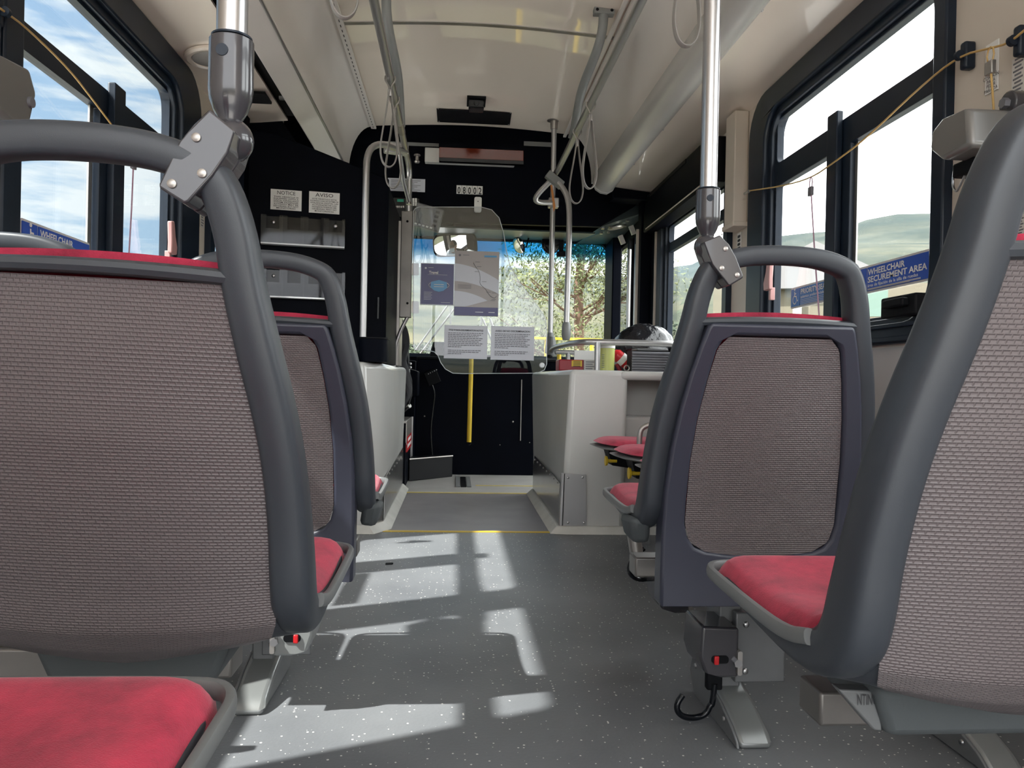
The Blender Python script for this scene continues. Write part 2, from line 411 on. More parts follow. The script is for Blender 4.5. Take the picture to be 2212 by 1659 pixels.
# things along the ceiling: light covers
lc = thing('light_fixture', (-.785, 0, 2.05), 'long flat white light cover under the curved ceiling panel above the left windows', 'light')
put('diffuser', MB().plate([(-.80, 1.985), (-.705, 2.038), (-.70, 2.055), (-.76, 2.06), (-.815, 2.01)], [], YB, YC-.02, lambda x, z, w: (x, w, z)), 'cove', lc, bevel=.004)
put('rail', MB().tube([(-.703, YB, 2.036), (-.703, YC-.03, 2.036)], .006, 8), 'satin', lc)
for i in range(4): put('clip', MB().box((-.83, .9+i*.9, 1.995), (-.808, .92+i*.9, 2.008)), 'satin', lc)
rc = thing('light_fixture', (1.0, 0, 2.0), 'long rounded white light cover above the right windows with open front end', 'light')
prof = [(.866, 2.06), (.862, 2.0), (.878, 1.965), (.91, 1.945), (.95, 1.94), (.983, 1.958), (1.0, 1.99), (.99, 2.05)]
put('diffuser', MB().plate(prof, [], YB, 4.86, lambda x, z, w: (x, w, z)), 'wheelbox', rc, bevel=.003)
put('end_cap', MB().plate([((p[0]-.93)*1.04+.93, (p[1]-2.0)*1.06+2.0) for p in prof], [], 4.86, 4.90, lambda x, z, w: (x, w, z)), 'wheelbox', rc, bevel=.004)
put('seam_band', MB().plate([((p[0]-.93)*1.02+.93, (p[1]-2.0)*1.03+2.0) for p in prof], [], 2.33, 2.338, lambda x, z, w: (x, w, z)), 'greyink', rc)
for i in range(6): put('screw', MB().ell((1.012, 1.3+i*.62, 1.996), (.006, .006, .006), 8, 6), 'steel', rc)
# round speaker in the left soffit
sp = thing('ceiling_speaker', (-1.02, 2.55, 2.0), 'round cream speaker set in the ceiling edge above the left window', 'speaker')
sn = Vector((.12, 0, -1)).normalized(); sc = at(432, 122, Z=2.0); sc = Vector((-1.0, sc.y, 1.999))
put('bezel', MB().lathe(sc+Vector((0, 0, .004)), sn, [(0, .105), (.01, .105), (.016, .095), (.014, .08), (.006, .075)], 40), 'cream', sp)
put('grille', MB().lathe(sc+Vector((0, 0, .0)), sn, [(0, .076), (.009, .074), (.011, .06)], 40), 'speaker', sp)
bp = put('vent_plate', MB().box((-.98, 3.55, 1.995), (-.88, 3.68, 2.006)), 'blackmatte', label='small black rectangular plate in the cream ceiling beside the left pole joint', cat='plate')

# ---- side windows
def side_window(n, X, s, Y0, Y1, Z0, Z1, hole, trans=None, mull=None, rad=.17):
    w = thing('window_%d' % n, (X, (Y0+Y1)/2, Z0), None, None); w['kind'] = 'structure'
    F = yz(X, s); y0, z0, y1, z1 = hole
    put('frame', MB().plate(rrect(Y0, Z0, Y1, Z1, rad), [rrect(y0-.045, z0-.03, y1+.045, z1+.04, rad*.72)], -.028, .03, F), 'frame', w, bevel=.008)
    put('gasket', MB().plate(rrect(Y0+.04, Z0+.02, Y1-.04, Z1-.03, rad*.8), [rrect(y0-.015, z0-.012, y1+.015, z1+.012, rad*.45)], -.006, .05, F), 'frame', w, bevel=.006)
    hs = []
    if trans:
        ta, tb = trans; hs.append(rrect(y0, tb, y1, z1, .03))
        if mull: ma, mb_ = mull; hs += [rrect(y0, z0, ma, ta, .006), rrect(mb_, z0, y1, ta, .006)]
        else: hs.append(rrect(y0, z0, y1, ta, .006))
    else: hs.append(rrect(y0, z0, y1, z1, .05))
    put('sash', MB().plate(rrect(y0-.03, z0-.025, y1+.03, z1+.025, rad*.4), hs, .012, .042, F), 'frame', w, bevel=.004)
    if mull:
        put('mullion', MB().plate([(mull[0]+.05, z0), (mull[1]-.02, z0), (mull[1]-.02, tb+.03), (mull[0]+.05, tb+.03)], [], -.012, .012, F), 'frame', w, bevel=.004)
        a = mull[0]-.005 if s > 0 else mull[0]-.02
        put('slider_edge', MB().plate([(a-.012, z0), (a+.012, z0), (a+.012, ta), (a-.012, ta)], [], .03, .036, F), 'dullsteel', w)
    put('pane', MB().plate(rrect(y0-.01, z0-.01, y1+.01, z1+.01, .03), [], .026, .031, F), 'glass', w, smooth=False)
    return w
wR1 = side_window(1, XR, 1, 1.94, 3.31, .855, 1.96, (2.04, .945, 3.10, 1.825), (1.55, 1.645), (2.50, 2.64))
wL1 = side_window(2, XL, -1, 1.97, 3.42, .855, 1.985, (2.10, .945, 3.155, 1.835), (1.57, 1.645), (2.565, 2.715))
wL2 = side_window(3, XL, -1, 3.57, 4.84, .86, 1.90, (3.68, .94, 4.76, 1.80), rad=.08)
wR2 = side_window(4, XR, 1, 3.56, 4.84, .86, 1.86, (3.66, .94, 4.70, 1.70), (1.545, 1.60), rad=.04)
side_window(5, XL, -1, 1.02, 1.955, .86, 1.97, (1.12, .945, 1.88, 1.835), (1.57, 1.645), rad=.1)
side_window(6, XR, 1, .15, 1.50, .86, 1.97, (.26, .945, 1.40, 1.835), (1.57, 1.645), (.8, .92))
wL3 = side_window(7, XL, -1, 4.97, 6.24, .86, 1.90, (5.05, .94, 6.15, 1.80), rad=.08)
# sill track and latch gear below the right window
tk = thing('window_track', (1.28, 2.3, .86), 'black window sill track with sliding latch below the right window', 'window track')
put('track', MB().box((1.262, 1.98, .86), (1.278, 3.2, .875)).box((1.258, 1.98, .90), (1.278, 3.2, .912)), 'frame', tk, bevel=.002)
put('latch_block', MB().box((1.235, 1.99, .925), (1.275, 2.16, .985)).box((1.215, 2.02, .95), (1.24, 2.12, .975)), 'blackmatte', tk, bevel=.006)
put('screw', MB().ell((1.257, 2.27, .905), (.004, .006, .006), 8, 6), 'steel', tk)
# ---- things on window glass: signs
def wheelchair(u0, z0, h, X, s, parent, m='white'):
    """access symbol drawn as strokes; u runs along the reading direction"""
    def P(a, b): return (X, u0+s*a*h, z0+b*h)
    mb = MB(); t = .045*h
    def stroke(pts, r): mb.sweep([P(*q) for q in pts], (1, 0, 0), (r*h, .0006), 8)
    mb.lathe(Vector(P(.40, .93))-Vector((.0006, 0, 0)), (1, 0, 0), [(0, .075*h), (.0012, .075*h)], 18)
    stroke([(.40, .80), (.41, .50), (.62, .50), (.74, .20), (.86, .25)], .045)
    stroke([(.41, .66), (.60, .66)], .035)
    stroke([(.33+.0, .55)]+[(.42+.25*math.cos(math.radians(a)), .30+.25*math.sin(math.radians(a))) for a in range(120, 345, 15)], .033)
    return put('access_symbol', mb, m, parent)
def win_sign(name, X, s, ya, yb, za, zb, label, blue, div, head, sub, nfine, split=False):
    """ya = reading start, yb = reading end (world Y)"""
    sg = 1 if yb > ya else -1
    t = thing(name, (X, (ya+yb)/2, za), label, 'sign')
    dx = -.004*s
    lo, hi = min(ya, yb), max(ya, yb)
    put('border', MB().plate(rrect(lo, za, hi, zb, .008), [], 0, .002, lambda u, v, w: (X-s*.002+s*w*0-s*w, u, v)), 'signedge', t)
    b = .007
    yd = ya+sg*div
    for a, c in ((ya+sg*b, yd-sg*.003), (yd+sg*.003, yb-sg*b)):
        l, h = min(a, c), max(a, c)
        put('blue_field', MB().plate(rrect(l, za+b, h, zb-b, .002), [], .0025, .0045, lambda u, v, w: (X-s*.002-s*w, u, v)), blue, t)
    Xt = X-s*.0075
    hh = zb-za
    wheelchair(ya+sg*(b+.008), za+.16*hh, .78*hh, Xt, sg, t)
    uu = (0, sg, 0); ww = yb-sg*b-yd
    def tx(s_, size, frac, top, wgt=0):
        me = text_mesh(s_, size, uu, (0, 0, 1), (Xt, yd+sg*.009, top), 'LEFT', abs(ww)*frac, weight=wgt); put('lettering', me, 'white', t, smooth=False)
    top = zb-b-.05*hh
    for line, size, frac in head:
        tx(line, size, frac, top, .0007); top -= size*.92
    for line, size, frac in sub: tx(line, size, frac, top, .0002); top -= size*1.0
    fine = MB(); h0 = za+.10*hh
    for i in range(nfine):
        z = h0+(top-.004-h0)*i/max(1, nfine-1); L = abs(ww)*(.86 if i % 2 else .70)
        fine.box((Xt-.0003, yd+sg*.009, z), (Xt+.0003, yd+sg*(.009+L), z+.0018))
    put('fine_print', fine, 'signedge', t)
    return t
win_sign('securement_sign', 1.325, 1, 2.475, 2.055, 1.028, 1.118, 'blue wheelchair securement area sign on the right window', 'signblue', .085,
         [('WHEELCHAIR', .026, .62), ('SECUREMENT AREA', .026, .95)], [('área de fijación de la silla de ruedas', .014, .82)], 4)
win_sign('priority_sign', 1.325, 1, 2.955, 2.55, 1.030, 1.112, 'light blue priority seating sign on the right window behind the seat handle', 'signblue2', .085,
         [('PRIORITY SEATING', .027, .86)], [('asientos preferenciales', .016, .62)], 4)
win_sign('securement_sign', -1.165, -1, 2.138, 2.53, 1.03, 1.13, 'blue wheelchair securement area sign on the left window, half hidden by seats', 'signblue', .085,
         [('WHEELCHAIR', .028, .62), ('SECUREMENT AREA', .026, .95)], [('área de fijación de la silla de ruedas', .014, .82)], 4)
# emergency latches
for nm, X, s, p, lb in (('window_latch', XR, 1, at(1662, 600, X=1.26), 'pink lever latch on the right window frame seen under the seat handle'),
                        ('window_latch', XL, -1, at(370, 520, X=-1.10), 'pink lever latch at the front edge of the left window')):
    t = thing(nm, p, lb, 'latch'); y, z = p.y, p.z; x = X-s*.04
    put('lever', MB().plate([(y-.03, z+.07), (y+.0, z+.075), (y+.015, z+.02), (y+.035, z-.02), (y+.03, z-.05), (y-.025, z-.05), (y-.022, z)], [], -.012, .006, yz(x, s)), 'pink', t, bevel=.004)
    put('mount', MB().box((x, y-.012, z-.09), (x+s*.02, y+.006, z-.04)), 'pink', t, bevel=.002)

# pillar cover (cream conduit) on the right pillar, stickers
pc = thing('conduit_cover', (1.28, 3.45, 1.5), 'cream vertical conduit cover on the right window pillar', 'cover')
put('channel', MB().box((1.235, 3.38, 1.46), (1.30, 3.50, 1.965)), 'beige', pc, bevel=.005)
put('end_bracket', MB().box((1.23, 3.365, 1.44), (1.30, 3.515, 1.462)), 'beige', pc, bevel=.003)
put('screw', MB().ell((1.234, 3.52, 1.43), (.004, .004, .004), 8, 6), 'steel', pc)
def scale_sticker(nm, X, s, y, z0, z1, lb, txt=None):
    t = thing(nm, (X, y, z0), lb, 'sticker')
    put('label_strip', MB().box((X-s*.0015, y-.022, z0), (X, y+.022, z1)), 'signedge', t)
    g = MB(); k = int((z1-z0)/.012)
    for i in range(k): g.box((X-s*.0025, y-.016, z0+.006+i*.012), (X-s*.0016, y+(.016 if i % 3 else .006), z0+.010+i*.012))
    put('print', g, 'greyink', t); return t
scale_sticker('ruler_sticker', XR-.001, 1, 3.345, 1.02, 1.43, 'narrow printed strip sticker on the right pillar beside the window frame')
stk = thing('door_label', (1.298, 3.47, 1.28), 'small white vertical lettered label below the conduit cover', 'label')
put('label_strip', MB().box((1.296, 3.44, 1.255), (1.299, 3.49, 1.43)), 'white', stk)
g = MB()
for i in range(9): g.box((1.2945, 3.45, 1.262+i*.018), (1.2961, 3.48, 1.274+i*.018))
put('print', g, 'ink', stk)
scale_sticker('ruler_sticker', XL+.001, -1, 3.46, 1.10, 1.36, 'narrow grey printed strip on the left pillar beside the window')
scale_sticker('pillar_label', XL+.001, -1, 3.53, 1.38, 1.47, 'small white lettered label on the left pillar below the pole joint')
# stickers at far right
def wall_label(nm, pts, lb, color, rows, head=None):
    a = at(*pts[0], X=1.297); b = at(*pts[1], X=1.297)
    t = thing(nm, a, lb, 'label'); ya, yb = a.y, b.y; z1, z0 = max(a.z, b.z), min(a.z, b.z)
    put('label_strip', MB().box((1.2965, ya, z0), (1.299, yb, z1)), color, t)
    g = MB(); w = abs(yb-ya)
    for i in range(rows):
        z = z1-(z1-z0)*(i+.7)/(rows+.4); k = .75 if i % 2 else .5
        g.box((1.2952, (ya+yb)/2-w*k/2, z), (1.2962, (ya+yb)/2+w*k/2, z+(z1-z0)/(rows+1)*.45))
    put('print', g, 'greyink', t); return t
wall_label('instruction_label', ((2187, 130), (2212, 236)), 'grey printed label on the beige wall at the right edge of the picture', 'signedge', 14)
wall_label('diagram_label', ((2192, 352), (2214, 428)), 'white label with a small line drawing beside the near right seat handle', 'white', 5)
wall_label('notice_label', ((2192, 455), (2214, 506)), 'grey printed label low on the wall above the near right seat', 'signedge', 9)
jl = thing('cord_label', at(2140, 160, X=1.297), 'small white label with Spanish pull cord lettering behind the hanging cord', 'label')
a = at(2130, 100, X=1.297); b = at(2155, 192, X=1.297)
put('label_strip', MB().box((1.2965, a.y, b.z), (1.299, b.y, a.z)), 'white', jl)
me = text_mesh('JALE EL\nCORDON\nPARA\nPEDIR\nPARADA', .0125, (0, -1, 0), (0, 0, 1), (1.2955, (a.y+b.y)/2, b.z+.055), 'CENTER', lines=.85); put('lettering', me, 'ink', jl, smooth=False)

# ---- pull cords
def cordrun(nm, pts, X, lb, m='cord'):
    t = thing(nm, at(*pts[0], X=X), lb, 'cord'); P = [at(*p, X=X) for p in pts]
    put('cord', MB().tube(smoothpath(P, 2), .0028, 8), m, t); return t, P
t, P = cordrun('stop_cord', [(2260, 20), (2185, 92), (2140, 104), (2072, 120), (1985, 190), (1870, 300), (1800, 352), (1752, 385), (1690, 402), (1620, 412)], 1.262, 'yellow pull cord strung across the right windows')
for px, py in ((2187, 88), (2072, 120)):
    p = at(px, py, X=1.262); e = put('eyelet', MB().lathe(p+Vector((0, -.006, 0)), (0, 1, 0), [(0, .012), (.012, .012)], 14), 'frame', t)
    put('mount', MB().box((p.x+.008, p.y-.012, p.z-.035), (1.30, p.y+.012, p.z+.035)), 'frame', e, bevel=.006)
p = at(1618, 413, X=1.262); put('end_bolt', MB().cyl(p, p+Vector((.0, .05, 0)), .006, 10), 'steel', t)
def dropcord(p0, p1, X, lb, m='cord', m2='greyink'):
    a = at(*p0, X=X-math.copysign(.006, X)); b = at(*p1, X=X-math.copysign(.006, X)); t = thing('hanging_cord', a, lb, 'cord')
    q = a+Vector((0, 0, -.035))
    put('cord', MB().tube([q, (q+b)/2+Vector((0, .003, 0)), b], .0026, 8), m, t)
    put('loop', MB().tube([q+Vector((0, .012*math.cos(x/8*2*PI), .018+.02*math.sin(x/8*2*PI))) for x in range(8)], .002, 6, cyclic=True), m, t)
    put('clamp', MB().box(q+Vector((-.006, -.013, -.028)), q+Vector((.006, .013, .004))), m2, t, bevel=.002)
dropcord((2140, 104), (2172, 530), 1.262, 'yellow cord hanging down the beige wall at far right', 'cord', 'dullsteel')
dropcord((1752, 385), (1770, 690), 1.262, 'thin cord hanging in front of the priority seating sign', 'cordv')
t, P = cordrun('stop_cord', [(-60, -25), (10, 25), (60, 62), (150, 150), (200, 215), (240, 268)], -1.10, 'yellow pull cord strung across the left window')
p = at(12, 26, X=-1.10); e = put('eyelet', MB().lathe(p+Vector((0, -.006, 0)), (0, 1, 0), [(0, .012), (.012, .012)], 14), 'frame', t)
put('mount', MB().box((-1.14, p.y-.012, p.z-.035), (p.x-.008, p.y+.012, p.z+.035)), 'frame', e, bevel=.006)
dropcord((289, 325), (278, 560), -1.10, 'thin cord hanging inside the left window', 'cordv')

# ---- wall retractors (restraint housings)
rt_ = thing('belt_retractor', (1.2, 1.75, 1.3), 'grey metal belt retractor box on the right wall behind the near seat handle', 'retractor')
c = at(2098, 300, X=1.2); 
put('housing', MB().plate([(c.y-.10, c.z-.05), (c.y+.0, c.z-.055), (c.y+.055, c.z-.01), (c.y+.05, c.z+.03), (c.y+.015, c.z+.046), (c.y-.09, c.z+.04)], [], -.07, .06, yz(c.x, 1)), 'retr', rt_, bevel=.014, seg=4)
put('mount_ear', MB().lathe((1.235, c.y-.07, c.z+.06), (1, 0, 0), [(0, .028), (.065, .028)], 20), 'clamp', rt_, bevel=.003)
put('bolt', MB().lathe((1.222, c.y-.07, c.z+.06), (1, 0, 0), [(0, .012), (.014, .012)], 6), 'greyink', rt_)
put('belt_guide', MB().box((c.x-.02, c.y-.04, c.z-.085), (c.x+.02, c.y+.04, c.z-.05)), 'blackmatte', rt_, bevel=.006)
put('hook', MB().tube(smoothpath([(c.x-.01, c.y+.045, c.z-.06), (c.x-.01, c.y+.05, c.z-.10), (c.x-.01, c.y+.035, c.z-.118), (c.x-.01, c.y+.022, c.z-.105), (c.x-.01, c.y+.005, c.z-.085)], 2), .003, 8), 'steel', rt_)
rl = thing('belt_retractor', (-1.07, 1.9, 1.35), 'grey metal belt retractor box on the left wall beside the window', 'retractor')
c = at(-6, 205, X=-1.05)
put('housing', MB().plate([(c.y-.11, c.z-.06), (c.y+.04, c.z-.075), (c.y+.075, c.z+.03), (c.y+.045, c.z+.075), (c.y-.10, c.z+.06)], [], -.05, .06, yz(c.x, -1)), 'retr', rl, bevel=.014, seg=4)
put('slot', MB().lathe((c.x+.045, c.y+.04, c.z), (1, 0, 0), [(0, .014), (.012, .012)], 16), 'greyink', rl)
# ================================================================== SEATS
# local frame: origin on the floor under the lower back; +y forward. rows: (y, z, half width of the outer edge, normal)
RIM = [((.372, .457), .196, (0, -.1, -1)), ((.335, .455), .215, (0, -.1, -1)), ((.20, .446), .219, (0, -.15, -1)), ((.10, .445), .223, (0, -.35, -1)), ((.035, .460), .225, (0, -.75, -.7)), ((.006, .488), .226, (0, -1, -.4)),
       ((-.004, .52), .225, (0, -1, -.15)), ((-.017, .575), .222, (0, -1, -.13)), ((-.035, .645), .215, (0, -1, -.15)), ((-.052, .705), .205, (0, -1, -.15)), ((-.070, .765), .191, (0, -1, -.13)), ((-.085, .832), .175, (0, -1, -.12)),
       ((-.094, .885), .166, (0, -1, -.1)), ((-.102, .930), .149, (0, -1, -.1)), ((-.106, .960), .113, (0, -1, -.1)), ((-.108, .972), .072, (0, -1, -.1)), ((-.109, .976), .025, (0, -1, -.1))]
def prof_y(z): return interp(z, [(r[0][1], r[0][0]) for r in RIM[5:]])[0]
def prof_hw(z): return interp(z, [(r[0][1], r[1]) for r in RIM[5:]])[0]
def covY(z): return -.006-.086*max(0, (z-.40)/.43)**1.4
def build_seat(kind, name='bus_seat'):
    root = thing(name, (0, 0, 0), 'x', 'seat')
    hB = [.008, .011, .013, .017, .021, .023, .023, .022, .021, .021, .021, .020, .019, .0185, .018, .0178, .0178]
    hN = [.008, .010, .012, .017, .026, .032, .033, .029, .028, .027, .026, .025, .024, .023, .022, .021, .021]
    R = []; S = []; Nn = []
    for i, (yz_, hw, n) in enumerate(RIM):
        R.append(Vector((hw-(hB[i] if i < 14 else 0), yz_[0], yz_[1]-(hB[i] if i >= 14 else 0)))); S.append((hB[i], hN[i])); Nn.append(Vector(n))
    Lh = [Vector((-p.x, p.y, p.z)) for p in R]
    path = R+Lh[::-1]; sz = S+S[::-1]; nn = Nn+Nn[::-1]
    # subdivide path, sizes and normals together (Chaikin)
    def chai(A, lerp):
        Q = [A[0]]
        for a, b in zip(A, A[1:]): Q += [lerp(a, b, .25), lerp(a, b, .75)]
        return Q+[A[-1]]
    lv = lambda a, b, t: a*(1-t)+b*t; lt = lambda a, b, t: (a[0]*(1-t)+b[0]*t, a[1]*(1-t)+b[1]*t)
    for _ in range(2): path = chai(path, lv); nn = chai(nn, lv); sz = chai(sz, lt)
    put('side_frame', MB().sweep(path, nn, sz, 20, 3.6), 'plastic', root)
    # pale lip running round the front edge of the pan
    hf = [(.221, .05, .472), (.2225, .10, .459), (.2205, .20, .457), (.2195, .32, .460), (.218, .362, .4615), (.202, .384, .462), (.168, .389, .462), (.08, .391, .462)]
    hf = [(x+(.004 if y > .03 else 0), y+(.003 if x < .21 else 0), z) for x, y, z in hf]
    fl = smoothpath([(-x, y, z) for x, y, z in hf]+[(x, y, z) for x, y, z in hf[::-1]], 2)
    put('seat_lip', MB().sweep(fl, (0, 0, -1), (.0055, .0085), 12, 2.6), 'lip', root)
    # pan underside
    PT = [(.0, .02, .470, .205), (.25, .10, .445, .208), (.5, .19, .443, .208), (.75, .28, .448, .21), (1, .375, .456, .20)]
    def pan(u, v):
        y, z, hw = interp(v, PT); x = (u*2-1); return (x*hw, y, z-.035*(1-x*x)*(1-v)**.7)
    put('seat_pan', MB().grid(pan, 14, 12), 'plastic', root)
    # cushion
    def sup(u): return 1-abs(u)**6
    CT = [(0, .035, .505, .185), (.2, .09, .470, .211), (.5, .20, .462, .214), (.75, .28, .464, .212), (.92, .35, .468, .209), (1, .381, .468, .198)]
    def cush(side):
        def f(u, v):
            v = .5-.5*math.cos(PI*v); y, z, hw = interp(v, CT); hw += .005; x = math.sin(PI*(u-.5)); e = (1-abs(x)**20)*(1-(max(0, v-.5)*2)**20)*(1-(max(0, .5-v)*2)**10)
            z0 = z-.0135; zz = z0+(.032*e if side else -.014*e); dip = -.014*(1-x*x)*math.sin(PI*min(1, v*1.05))*(1 if side else .6)
            return (x*hw, y, zz+dip)
        return f
    mb = MB(); mb.grid(cush(1), 26, 30); mb.grid(cush(0), 26, 30, flip=True)
    put('seat_cushion', mb, 'plush', root)
    # backrest cushion (front) showing as a red roll over the top
    def bc(side):
        def f(u, v):
            z = .50+.352*v; x = u*2-1; hw = prof_hw(z)-.038; y = prof_y(z)+.012
            e = (1-abs(x)**8)*(1-(max(0, v-.5)*2)**14)*(1-(max(0, .5-v)*2)**8)
            return (x*hw, y+(.035*e if side else -.006*e), z+.006*(1-x*x)*v)
        return f
    mb = MB(); mb.grid(bc(1), 20, 26); mb.grid(bc(0), 20, 26, flip=True)
    put('back_cushion', mb, 'plush', root)
    # top bar
    tb = [(x/10*.143, -.086-.004*(1-(x/10)**2), .836+.004*(1-(x/10)**2)) for x in range(-10, 11)]
    put('top_bar', MB().sweep(tb, (0, -1, -.1), (.0085, .024), 12, 3), 'plastic', root)
    if kind == 'A':
        VT = [(0, .828, -.088, .140), (.10, .765, -.074, .156), (.2, .70, -.055, .169), (.32, .635, -.037, .179), (.45, .56, -.019, .185), (.57, .50, -.006, .1875), (.66, .460, .002, .187), (.76, .440, .016, .180), (.86, .428, .035, .160), (.94, .420, .055, .120), (1, .416, .07, .06)]
        def ins(u, v):
            z, y, hw = interp(v, VT); x = u*2-1; k = 1-x*x
            g = min(1, v*4)
            lo = max(0, (v-.5)*2)
            return (x*hw, y-.016+.004-.020*k*g*(1-.4*lo), z-.023*k*lo**.8)
        for s in (-1, 1):
            q_ = [(s*(r[3]+.005), r[2]-.011, r[1]) for r in VT[:6]]
            put('groove_shade', MB().sweep(smoothpath(q_, 1), (0, -1, 0), (.0075, .006), 8), 'grooveshade', root)  # dark strip stands in for shade in the groove beside the woven shell
        put('back_shell', MB().grid(ins, 40, 60, uvs=lambda u, v: ((u-.5)*.37, v*.56)), 'weave', root)
        def un(u, v):   # grey skirt between the shell's lower edge and the side frame
            z, y, hw = interp(.60+.40*u, VT)
            return (0, 0, 0)
        for s in (-1, 1):
            def sk(u, v, s=s):
                q = .60+.40*u; z, y, hw = interp(q, VT); lo = (q-.5)*2
                a = Vector((s*hw*.985, y-.012, z))
                yy, zz, hh = interp(u, [(0, .012, .47, .205), (.4, .06, .438, .205), (1, .14, .436, .203)])
                b = Vector((s*hh, yy, zz-.01)); return a*(1-v)+b*v
            put('lower_skirt', MB().grid(sk, 14, 6), 'plastic', root)
        put('under_cover', MB().hexa([(-.11, .10, .345), (.09, .10, .345), (.09, .24, .350), (-.11, .24, .350)], [(-.13, .09, .40), (.11, .09, .40), (.11, .26, .42), (-.13, .26, .42)]), 'mousegrey', root, bevel=.01)
    else:
        O = []
        zs = [.302, .36, .44, .52, .60, .68, .74, .79, .822]; ow = [.190, .190, .190, .189, .183, .172, .160, .147, .137]
        for z, w in zip(zs, ow): O.append((w, z))
        O += [(.132, .832), (-.132, .832)]+[(-w, z) for z, w in list(zip(zs, ow))[::-1]]
        Hh = [(-.0, .398), (.05, .3985), (.10, .404), (.125, .413), (.140, .432), (.147, .46), (.147, .50), (.145, .58), (.138, .66), (.127, .73), (.116, .785), (.106, .803), (.09, .811)]
        hole = Hh+[(-x, z) for x, z in Hh[::-1] if x > 0]
        def cf(x, z, w):
            return (x, covY(z)-.032+w, z)
        c = put('back_cover', MB().plate(O, [hole], 0, .05, cf), 'plasticB', root, bevel=.006, seg=3)
        HT = [(.396, .05), (.402, .10), (.425, .1365), (.46, .146), (.58, .144), (.66, .137), (.73, .126), (.79, .113), (.808, .095)]
        def insB(u, v):
            z = .398+.411*v; w = interp(z, HT)[0]; x = u*2-1
            return (x*w*1.0, covY(z)-.026-.008*(1-x*x)*math.sin(PI*v), z)
        put('woven_insert', MB().grid(insB, 30, 50, uvs=lambda u, v: ((u-.5)*.28, v*.41)), 'weave', root)
        for s in (-1, 1):
            put('hinge_cover', MB().hexa([(s*.19, .04, .405), (s*.228, .03, .405), (s*.228, .11, .405), (s*.19, .12, .41)], [(s*.20, .0, .455), (s*.240, .005, .462), (s*.240, .115, .452), (s*.20, .125, .455)]), 'mousegrey', root, bevel=.012)
    return root
seats = []
protoA = build_seat('A'); protoB = build_seat('B')
def place(proto, x, y, lb, group, rz=0, first=[True, True], z=0):
    k = 0 if proto is protoA else 1
    o = proto if first[k] else copy_tree(proto)
    first[k] = False
    o.location = (x, y, z-((.006 if x > -.6 else -.012) if x < 0 and y > 1 else 0)); o.rotation_euler.z = rz
    o['label'] = lb
    if group: o['group'] = group
    return o
G = 'forward facing bus seats with grab handles'
place(protoA, -.382, .888, 'big near grey bus seat at left, its woven back filling the corner', G)
place(protoA, .583, .692, 'near grey bus seat at right edge with bright red cushion and wide curved frame', G)
place(protoA, -.392, .262, 'nearest bus seat, only its red cushion and frame edge in the bottom left corner', G)
place(protoB, .585, 1.46, 'right bus seat with boxed back cover and pink woven panel, pole on its handle', G)
place(protoB, -.392, 1.66, 'left bus seat with boxed back cover seen behind the big near seat', G)
place(protoB, -.88, 1.66, 'window-side left bus seat, only its curved handle showing below the window', G)
for o_ in bpy.data.objects:
    if o_.parent is None and o_.get('category') == 'seat' and o_.location.x < -.3 and o_.location.x > -.5 and o_.location.y > .5:
        k_ = .026 if o_.location.y < 1.2 else .010
        o_.rotation_euler.y = k_; o_.location.x -= k_*.43; o_.location.z -= (.013 if o_.location.y < 1.2 else 0)
# pedestals with feet, retractors and beams under the seat pairs
def pedestal(x, y, lb, s, beam=None, full=True):
    t = thing('seat_pedestal', (x, y, 0), lb, 'pedestal', 'pedestals under the seats')
    # foot: low rounded shoe running front to back; side profile in (y,z)
    F = [(y+.20, 0), (y+.235, .05), (y+.22, .085), (y+.18, .095), (y+.10, .075), (y+.02, .055), (y-.04, .032), (y-.07, .012), (y-.075, 0)]
    put('foot', MB().plate(F, [], -.036, .036, yz(x, 1)), 'foot', t, bevel=.014, seg=4)
    put('foot_cap', MB().plate([(p[0], p[1]*.9+.002) for p in F], [], -.040, -.034, yz(x, 1)), 'leg', t, bevel=.002)
    for dy, dz in ((.19, .07), (.0, .03)): put('screw', MB().ell((x-.0405*1, y+dy, dz), (.004, .006, .006), 8, 6), 'steel', t)
    put('post', MB().box((x-.028, y+.075, .05), (x+.022, y+.16, .343)), 'leg', t, bevel=.004)
    put('cover_plate', MB().box((x+.0, y+.05, .085), (x+.11, y+.074, .235)), 'leg', t, bevel=.003)
    for dz in (.11, .21): put('screw', MB().ell((x+.022, y+.049, dz), (.007, .004, .007), 10, 6), 'steel', t)
    if beam: put('beam', MB().box((beam[0], y+.09, .300), (beam[1], y+.15, .343)), 'poststeel', t, bevel=.004)
    return t
pr = pedestal(.612, 1.555, 'grey seat leg with rounded metal foot at right of the aisle', 1, (.40, 1.26))
pl = pedestal(-.425, 1.735, 'grey seat leg with foot at left of the aisle behind the near seat', -1, (-1.10, -.22))
pw = pedestal(-.80, 1.66, 'seat leg with slanting foot low at the window side left', -1)
pn = pedestal(-.80, 1.0, 'seat support under the big near left seat with pale metal beam', -1, (-1.10, -.30))
pf_ = pedestal(1.05, 1.44, 'seat foot just visible under the near right seat', 1)
pg = pedestal(.95, .83, 'seat support under the near right seat', 1, (.46, 1.25))
put('bracket', MB().plate([(1.02, .26), (1.22, .26), (1.22, .30), (1.16, .31), (1.15, .36), (1.02, .36)], [], -.02, .02, lambda a, b, w: (-1.72+a, 1.12+w, b)), 'olive', pn, bevel=.008)
br_ = thing('floor_bracket', (-.78, 1.45, 0), 'olive metal seat track bracket with a large bolt at lower left', 'bracket')
c = at(128, 1448, Y=1.42)
